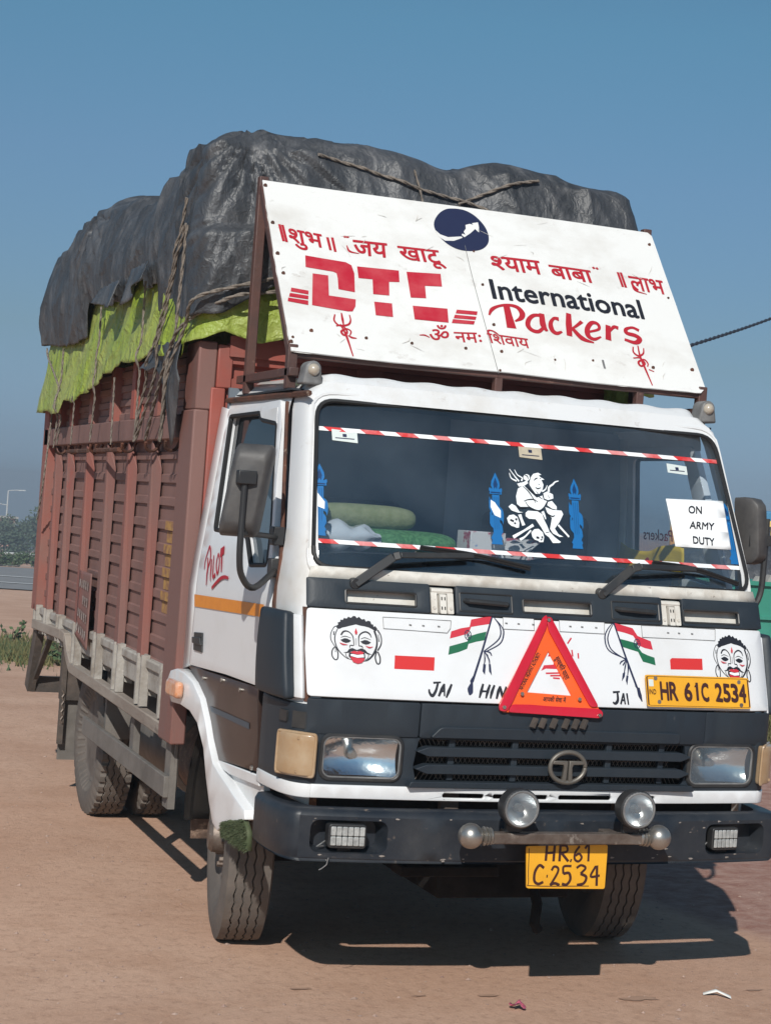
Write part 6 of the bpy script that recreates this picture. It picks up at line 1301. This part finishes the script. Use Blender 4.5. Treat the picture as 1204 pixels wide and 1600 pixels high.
# rope bundle on the cab's right rear and grass mat on the fender
def tuft(name, m, label, cat, fn, n, blade, parent=None):
    mb = MB()
    for i in range(n):
        b, d = fn(i); b = Vector(b); d = Vector(d); s = d.cross(Vector((random.uniform(-1, 1), random.uniform(-1, 1), random.uniform(-1, 1)))).normalized() * blade
        mb.add([b - s, b + s, b + d], [(0, 1, 2)])
    o = mb.build(name, m, parent, smooth=False)
    if label: props(o, label, cat)
    return o
gm = [(0.7105,0.563),(0.473,0.6181),(0.4194,0.58),(0.4038,0.5108),(0.4945,0.5116),(0.6035,0.5141),(0.6993,0.515)]
mb = MB(); v, f = fill(gm, (), .05); mb.add([SD(a, b, .035) for a, b in v], f); gmat = props(mb.build('grass_mat', 'grass_mat', None, solid=.02), 'piece of green artificial grass mat under the white fender over the front tyre', 'mat')
def gfn(i):
    while True:
        a = random.uniform(min(p[0] for p in gm), max(p[0] for p in gm)); b = random.uniform(min(p[1] for p in gm) - .0, max(p[1] for p in gm))
        if inside((a, b), gm): break
    return SD(a, b, .045), (-.014 + random.uniform(-.008, .008), random.uniform(-.012, .012), -.006 + random.uniform(-.012, .01))
tuft('mat_pile', 'grass_mat', None, None, gfn, 3500, .0022, gmat)
lump('green_bundle', 'grass_mat', 'dark green rolled sheet tied behind the cab roof under the sign', 'bundle', lambda a, b: (.905 + .05 * math.sin(b) ** .5 * math.cos(a) * (1 + .2 * math.sin(7 * a)), 1.45 + .12 * math.sin(b) ** .5 * math.sin(a), 2.44 + .09 * math.cos(b) + .01 * math.sin(9 * a)))
bpy.data.objects['green_bundle'].data.materials[0] = MAT['green_tarp']
# overhead cable out to the right
CB = [Vector((.935, 1.0, 2.62)), Vector((2.661, 3.0, 3.10)), Vector((5.25, 6.0, 3.87)), Vector((7.8, 9.0, 4.66))]

# ================================================================== the setting
CAM = Vector((-2.910528, -5.967827, 1.822733))
def smooth(a, b, t): t = max(0, min(1, (t - a) / (b - a))); return t * t * (3 - 2 * t)
def gz(x, y):
    d = math.hypot(x - CAM.x, y - CAM.y); h = math.degrees(math.atan2(x - CAM.x, y - CAM.y))
    left = 1 - smooth(13, 26, h)
    z = -.035 * max(0, d - 15) * left
    return z
mb = MB(); rings = [0, .8, 1.6, 2.4, 3.2, 4, 4.8, 5.6, 6.4, 7.2, 8, 9, 10, 11, 12, 13, 14.5, 16, 18, 20, 23, 26, 30, 35, 42, 50, 60, 75, 95, 120, 160, 220, 320, 480, 750]
nA = 144; vs = []; fs = []
for j, r in enumerate(rings):
    for i in range(nA):
        a = 2 * math.pi * i / nA; x = CAM.x + r * math.sin(a); y = CAM.y + r * math.cos(a); vs.append((x, y, gz(x, y)))
for j in range(1, len(rings) - 1):
    for i in range(nA): fs.append((j * nA + i, j * nA + (i + 1) % nA, (j + 1) * nA + (i + 1) % nA, (j + 1) * nA + i))
for i in range(nA): fs.append((i, nA + (i + 1) % nA, nA + i)) if i else None
vs.append((CAM.x, CAM.y, 0)); c0 = len(vs) - 1
fs = [f for f in fs if len(f) == 4] + [(c0, nA + (i + 1) % nA, nA + i) for i in range(nA)]
mb.add(vs, fs); props(mb.build('ground', 'soil', None, angle=80), kind='structure')
def polar(hd, d, dz=0.): a = R(hd); x, y = CAM.x + d * math.sin(a), CAM.y + d * math.cos(a); return Vector((x, y, gz(x, y) + dz))
# road crossing on the left, with a verge of low bushes
def strip(name, d0, d1, m, h, h0=-30, h1=24, kind='structure', n=40, bend=0.):
    mb = MB(); mb.grid(lambda t, s: polar(h0 + (h1 - h0) * t, (d0 + (d1 - d0) * s) / math.cos(R((h0 + (h1 - h0) * t) - 9)), h), zs(0, 1, n), zs(0, 1, 6)); o = mb.build(name, m, None); return props(o, kind=kind)
strip('road', 54, 110, 'asphalt', .03); strip('road_marking', 75, 76.2, 'road_paint', .05); strip('road_marking', 62, 62.8, 'road_paint', .05); strip('kerb', 110.3, 112, 'concrete', .12)
def blades(name, m, kind, n, area, hgt, w, label=None, cat=None):
    def fn(i):
        hd, d = area(); p = polar(hd, d); return p, (random.gauss(0, .35) * hgt, random.gauss(0, .35) * hgt, hgt * random.uniform(.5, 1.3))
    o = tuft(name, m, None, None, fn, n, w); props(o, label, cat, None, kind); return o
blades('grass', 'leaf_dry', 'stuff', 9000, lambda: (random.uniform(3, 14), random.triangular(19.5, 26, 21)), .11, .012)
o = blades('grass', 'leaf', 'stuff', 3500, lambda: (random.uniform(3, 14), random.gauss(22, 1.2)), .10, .012)
def foliage(mb, c, rx, ry, rz, n, leaf, clumps=9):
    cl = [(Vector((random.gauss(0, .45), random.gauss(0, .45), random.uniform(-.7, .75))), random.uniform(.35, .6)) for _ in range(clumps)]
    for i in range(n):
        k, s = random.choice(cl); d = Vector((random.gauss(0, 1), random.gauss(0, 1), random.gauss(0, 1))).normalized() * s * random.random() ** .4 + k
        p = Vector(c) + Vector((d.x * rx, d.y * ry, d.z * rz)); a = Vector((random.gauss(0, 1), random.gauss(0, 1), random.gauss(0, 1))).normalized() * leaf; b = a.orthogonal().normalized() * leaf * .6
        mb.add([p - a, p + b, p + a, p - b], [(0, 1, 2, 3)])
def tree(hd, d, hgt, rx, label, m='leaf_far', n=900, leaf=.22, dz=0., group='trees beyond the road'):
    b = polar(hd, d, dz); t = thing('tree', label, 'tree', b, group)
    mb = MB(); mb.tube([b + Vector((0, 0, -.3)), b + Vector((.1, 0, hgt * .35)), b + Vector((.0, .1, hgt * .7))], [hgt * .035, hgt * .025, hgt * .01], 8)
    for k in range(4): a = k * 1.7; mb.tube([b + Vector((.05, 0, hgt * (.25 + .08 * k))), b + Vector((math.cos(a) * rx * .6, math.sin(a) * rx * .6, hgt * (.55 + .08 * k)))], [hgt * .015, hgt * .005], 6)
    mb.build('trunk', 'bark', t)
    mb = MB(); foliage(mb, b + Vector((0, 0, hgt * .58)), rx, rx, hgt * .5, n, leaf, 12); mb.build('crown', m, t, smooth=False)
for hd, d, hgt, rx, lb in ((9.35, 195, 5.6, 3.2, 'tallest bushy tree beyond the road, at the edge of the truck'), (8.95, 205, 4.6, 3.0, 'rounded tree left of the tallest one beyond the road'), (9.9, 200, 5.2, 3.2, 'tree beyond the road partly hidden by the cargo body'), (8.15, 215, 3.9, 2.6, 'low tree in front of the pink wall at the left edge'), (8.55, 190, 2.6, 2.2, 'small bush-like tree at the foot of the tall street lamp'), (7.6, 210, 5, 3, 'tree at the far left edge beyond the road')):
    tree(hd, d, hgt, rx, lb)
for i, hd in enumerate([x * .16 + 7.4 for x in range(18)]):
    b = polar(hd, 116 + random.uniform(-.5, .5)); mb = MB(); foliage(mb, b + Vector((0, 0, .42)), .55, .55, .5, 260, .09, 6); props(mb.build('verge_shrub', 'leaf', None, smooth=False), 'low green shrub in the row along the far road edge', 'shrub', 'shrubs along the road edge')
# street lamps, posts, wall and guard rail across the road
def street_lamp(hd, d, hgt, label):
    b = polar(hd, d); t = thing('street_lamp', label, 'street lamp', b)
    mb = MB(); mb.tube([b + Vector((0, 0, -.3)), b + Vector((0, 0, hgt))], [.14, .08], 10); mb.build('pole', 'lamp_pole', t)
    rt = Vector((math.cos(R(hd)), -math.sin(R(hd)), 0))
    for s, k in ((1, 1.), (-1, .28)):
        mb = MB(); q = b + Vector((0, 0, hgt - (0 if s > 0 else hgt * .22))); mb.tube([q, q + rt * s * .9 + Vector((0, 0, .12)), q + rt * s * 1.3 + Vector((0, 0, .12))], .05, 6); ar = mb.build('lamp_arm', 'lamp_pole', t)
        mb = MB(); mb.bar(q + rt * s * 1.2 + Vector((0, 0, .12)), q + rt * s * 2.0 + Vector((0, 0, .16)), .25, .12); mb.build('lamp_head', 'lamp_pole', ar)
street_lamp(8.02, 216, 7.9, 'tall grey street lamp with two arms beyond the road')
b = polar(8.27, 214); t = thing('marker_post', 'short pale post between the street lamp and the trees', 'post', b); mb = MB(); mb.tube([b + Vector((0, 0, 0)), b + Vector((0, 0, 4.0))], .16, 8); mb.build('post', 'lamp_pole', t)
mb = MB(); mb.bar((b.x, b.y, b.z + 3.9), (b.x, b.y, b.z + 4.1), .4, .4); mb.build('cap', 'concrete', t)
hw = thing('brick_house', 'low pinkish brick house seen at the far left beyond the road', 'house', polar(7.6, 250)); a, c = polar(6.6, 250), polar(8.3, 250)
mb = MB(); d_ = (c - a).normalized(); mb.bar(a + Vector((0, 0, 2.4)), c + Vector((0, 0, 2.4)), 5, 5.6); mb.build('wall', 'brick_wall', hw); mb = MB(); mb.bar(a + Vector((0, 0, 5.3)) - d_ * .4, c + Vector((0, 0, 5.3)) + d_ * .4, 6, .2); mb.build('roof', 'concrete', hw)
mb = MB(); u_ = Vector((d_.y, -d_.x, 0)); u_ = u_ if u_.dot(CAM - a) > 0 else -u_
for s in (1.2, 3.4, 5.4): mb.bar(a + d_ * s + u_ * 2.53 + Vector((0, 0, 3)), a + d_ * (s + .8) + u_ * 2.53 + Vector((0, 0, 3)), .06, 1.2)
mb.build('window', 'interior', hw)
gr_ = thing('guard_rail', 'low grey guard rail behind the street lamp at the road', 'guard rail', polar(8.6, 150)); mb = MB()
P = [polar(h, 150, .7) for h in zs(8.0, 12, 12)]; mb.tube(P, .1, 6); mb.build('rail', 'lamp_pole', gr_)
for p_ in P: mb = MB(); mb.tube([p_ + Vector((0, 0, -.8)), p_], .06, 6); mb.build('post', 'lamp_pole', gr_)
# plant beside the rear of the truck
def plant(hd, d, hgt, n, label):
    b = polar(hd, d); t = thing('roadside_plant', label, 'plant', b); mb = MB(); ml = MB()
    for i in range(n):
        a = random.uniform(0, 6.28); tip = b + Vector((math.cos(a) * hgt * .5, math.sin(a) * hgt * .5, hgt * random.uniform(.5, 1))); mb.tube([b, (b + tip) / 2 + Vector((0, 0, hgt * .1)), tip], [.008, .006, .003], 5)
        for k in range(7):
            p_ = b + (tip - b) * random.uniform(.3, 1); u = Vector((random.gauss(0, 1), random.gauss(0, 1), random.gauss(0, .6))).normalized() * .07; w = u.orthogonal().normalized() * .03; ml.add([p_, p_ + u * .5 + w, p_ + u, p_ + u * .5 - w], [(0, 1, 2, 3)])
    mb.build('stem', 'bark', t); ml.build('leaves', 'leaf', t, smooth=False)
plant(8.45, 24, .34, 6, 'small leafy plant beside the rear post of the truck'); plant(10.2, 20, .35, 10, 'low weed seen under the rear of the cargo body')
# right side: green trailer, covered heap, parked trucks, dry scrub
def P2(hd, d, z): p = polar(hd, d); return Vector((p.x, p.y, z))
a, b = P2(31.4, 21.5, 0), P2(36, 22.5, 0); d_ = (b - a).normalized(); n_ = Vector((d_.y, -d_.x, 0)); n_ = n_ if n_.dot(CAM - a) < 0 else -n_
gt = thing('green_trailer', 'green metal trailer standing behind the truck on its far side', 'trailer', a)
mb = MB(); L = [(0, .45), (2.9, .45), (3.0, 1.27), (-.1, 1.27)]
mb.prism(L, lambda s, z: a + d_ * s + Vector((0, 0, z)), lambda s, z: a + d_ * s + n_ * 1.8 + Vector((0, 0, z))); mb.build('trailer_box', 'green_metal', gt, bevel=.02)
mb = MB()
for z, w in ((1.27, .05), (.86, .035)): mb.bar(a + d_ * -.12 - n_ * .02 + Vector((0, 0, z)), a + d_ * 3.0 - n_ * .02 + Vector((0, 0, z)), .05, w)
for s in (.0, .8, 1.6, 2.4): mb.bar(a + d_ * s - n_ * .02 + Vector((0, 0, .5)), a + d_ * s - n_ * .02 + Vector((0, 0, 1.26)), .05, .05)
mb.build('side_rib', 'green_metal', gt)
for s in (.8, 2.2):
    mb = MB(); mb.lathe([(-.1, .2), (-.1, .38), (.1, .38), (.1, .2)], a + d_ * s + n_ * .15 + Vector((0, 0, .38)), 'y', 24); mb.build('wheel', 'dark_rubber', gt)
mb = MB()
for s, hgt in ((.05, .13), (.35, .06), (.5, .09), (.8, .07)): mb.bar(a + d_ * s + n_ * .2 + Vector((0, 0, 1.25)), a + d_ * (s + .05) + n_ * .2 + Vector((0, 0, 1.27 + hgt)), .1, .08)
props(mb.build('rubble', 'concrete', None), 'broken stones and wood lying on the green trailer', 'rubble')
c = P2(33, 34, 0); lump('covered_heap', 'black_tarp', 'dark sheet covered heap behind the green trailer', 'heap', lambda u, v: (c.x + 3.4 * pw(math.cos(u), .7) * math.sin(v) ** .6, c.y + 1.8 * pw(math.sin(u), .7) * math.sin(v) ** .6, .3 + 1.45 * math.cos(v) + .08 * math.sin(5 * u + 3 * v)))
def far_truck(hd, d, m, m2, label):
    a = P2(hd, d, 0); rt = Vector((math.cos(R(hd)), -math.sin(R(hd)), 0)); fw = Vector((math.sin(R(hd)), math.cos(R(hd)), 0)); t = thing('parked_truck', label, 'truck', a, 'trucks parked far off')
    def bx(x0, x1, y0, y1, z0, z1, name, mm):
        mb = MB(); q = [(x0, z0), (x1, z0), (x1, z1), (x0, z1)]; mb.prism(q, lambda u, z: a + rt * u + fw * y0 + Vector((0, 0, z)), lambda u, z: a + rt * u + fw * y1 + Vector((0, 0, z))); mb.build(name, mm, t, bevel=.05)
    bx(-1.15, 1.15, 0, 1.6, .6, 2.4, 'cab', m); bx(-1.2, 1.2, 1.7, 6, .8, 2.75, 'cargo_box', m2); bx(-.95, .95, -.03, -.01, 1.5, 2.2, 'windscreen', 'interior'); bx(-1.15, 1.15, -.15, -.04, .5, .8, 'bumper', 'concrete')
    for s in (-1, 1):
        mb = MB(); mb.lathe([(-.12, .2), (-.12, .45), (.12, .45), (.12, .2)], a + rt * s * .9 + fw * .9 + Vector((0, 0, .45)), 'x', 20); mb.build('wheel', 'dark_rubber', t)
far_truck(31.45, 62, 'truck_yellow', 'truck_blue', 'yellow fronted parked truck beyond the covered heap'); far_truck(33.7, 63, 'truck_red', 'truck_orange', 'red parked truck to the right of the yellow fronted one'); far_truck(30.2, 66, 'truck_orange', 'truck_yellow', 'orange parked truck mostly hidden behind the mirror')
for hd, d, s in ((31.2, 15.5, 1.), (31.75, 16, 1.1), (32.2, 15.2, .9), (32.8, 16, 1.), (31.6, 18.5, 1.1)):
    b = polar(hd, d); mb = MB()
    for i in range(420):
        a = random.uniform(0, 6.28); r_ = random.random() ** .7 * .5 * s; p_ = b + Vector((math.cos(a) * r_, math.sin(a) * r_, 0)); u = Vector((random.gauss(0, .14), random.gauss(0, .14), random.uniform(.15, .62) * s)); w = u.cross(Vector((random.gauss(0, 1), random.gauss(0, 1), 0))).normalized() * .012
        mb.add([p_ - w, p_ + w, p_ + u], [(0, 1, 2)])
    props(mb.build('dry_scrub', 'leaf_dry', None, smooth=False), 'dry grass clump on the soil behind the right front corner of the truck', 'scrub', 'dry scrub beside the green trailer')
# overhead cable and the pole that carries it, outside the picture
t = thing('overhead_cable', 'dark twisted cable rising to the right from the edge of the sign', 'cable', CB[0]); mb = MB(); P = spline(CB, 14); mb.tube(P, .005, 6)
for k in (0, 1): mb.tube([p_ + Vector((math.cos(i * 1.2 + k * 3.14) * .5, 0, math.sin(i * 1.2 + k * 3.14))) * .005 for i, p_ in enumerate(spline(CB, 60))], .005, 6)
mb.build('cable_strand', 'cable', t)
mb = MB()                                          # loose grit and pebbles on the soil
for i in range(2600):
    hd = random.uniform(4, 36); d = 4.2 + 12 * random.random() ** 1.8; c = polar(hd, d); r_ = random.choice((.004, .005, .006, .008, .012)) * random.uniform(.6, 1.2)
    vs = [c + Vector((a_ * r_ * random.uniform(.6, 1.3), b_ * r_ * random.uniform(.6, 1.3), k_ * r_ * random.uniform(.3, .8))) for a_, b_, k_ in ((1, 0, .1), (0, 1, .1), (-1, 0, .1), (0, -1, .1), (.1, .1, 1))]
    mb.add(vs, [(0, 1, 4), (1, 2, 4), (2, 3, 4), (3, 0, 4)])
mat('pebble', (.42, .3, .24), .9, c2=(.24, .15, .12), ns=9); props(mb.build('pebbles', 'pebble', None, smooth=False), 'small pebbles and grit scattered over the bare soil', 'pebbles', None, 'stuff')
# small litter and damp spots
a = [(-0.066,0.014),(0.839,0.107),(-0.067,0.081),(0.789,0.121),(0.874,0.06)]
mb = MB(); x, y = a[0]
mb.grid(lambda u, v: (x + (u - .5) * .045 + .008 * math.sin(v * 7), y + (v - .5) * .05, .012 + .012 * math.sin(u * 5) * math.cos(v * 4) + .01), zs(0, 1, 6), zs(0, 1, 6)); props(mb.build('sweet_wrapper', ['litter_pink'], None, solid=.001), 'crumpled pink sweet wrapper on the soil in front of the truck', 'litter')
mb = MB(); q = [Vector((*p_, 0)) for p_ in (a[3], a[1], a[4])]
mb.add([q[0] + Vector((0, 0, .004)), q[0] + Vector((.004, .012, .010)), q[1] + Vector((0, -.004, .02)), q[1] + Vector((.0, .008, .028)), q[2] + Vector((0, -.008, .006)), q[2] + Vector((.008, .010, .012))], [(0, 1, 3, 2), (2, 3, 5, 4)]); props(mb.build('plastic_strip', 'litter', None, solid=.001), 'thin white plastic strip lying on the soil near the lower right', 'litter')
mat('damp', (.34, .21, .145), .9, c2=(.42, .265, .19), ns=14)
i = 0
for cx0, cy0, w_, h_ in ((1000, 1561, 45, 6), (1178, 1548, 16, 4), (762, 1557, 26, 4), (470, 1546, 22, 4), (655, 1557, 14, 3), (545, 1547, 14, 3), (1110, 1544, 12, 3)):
    pass
damp = [(0.501,0.103),(0.622,0.092),(1.053,0.17),(1.098,0.165),(-0.105,0.195),(-0.038,0.188),(-0.803,0.353),(-0.749,0.348),(-0.376,0.22),(-0.34,0.216)]
mb = MB()
for k in range(0, len(damp), 2):
    c, e = Vector(damp[k]), Vector(damp[k + 1]); r_ = (e - c).length; lp = []
    for j in range(22):
        t_ = 2 * math.pi * j / 22; rr = r_ * .7 * (1 + .7 * nz((math.cos(t_) * 1.5, math.sin(t_) * 1.5, k), 1.2)); lp.append((c.x + rr * math.cos(t_), c.y + rr * math.sin(t_) * .3))
    v, f = fill(lp); mb.add([(x_, y_, .004) for x_, y_ in v], f)
props(mb.build('damp_soil', 'damp', None, smooth=False), 'faint darker damp smears on the soil in front of the truck', 'soil', None, 'stuff')

# hazy air over the plain
hz = MB(); hz.box((-790, -790, -30), (790, 790, 6.5)); hz = hz.build('haze', [], None, smooth=False)
hm = bpy.data.materials.new('haze'); hm.use_nodes = True; hn = hm.node_tree; hn.nodes.clear(); ho = hn.nodes.new('ShaderNodeOutputMaterial'); hv = hn.nodes.new('ShaderNodeVolumePrincipled')
hv.inputs['Color'].default_value = (.86, .91, .97, 1); hv.inputs['Density'].default_value = HAZE; hv.inputs['Anisotropy'].default_value = .3; hn.links.new(hv.outputs[0], ho.inputs['Volume']); hz.data.materials.append(hm); props(hz, kind='stuff')
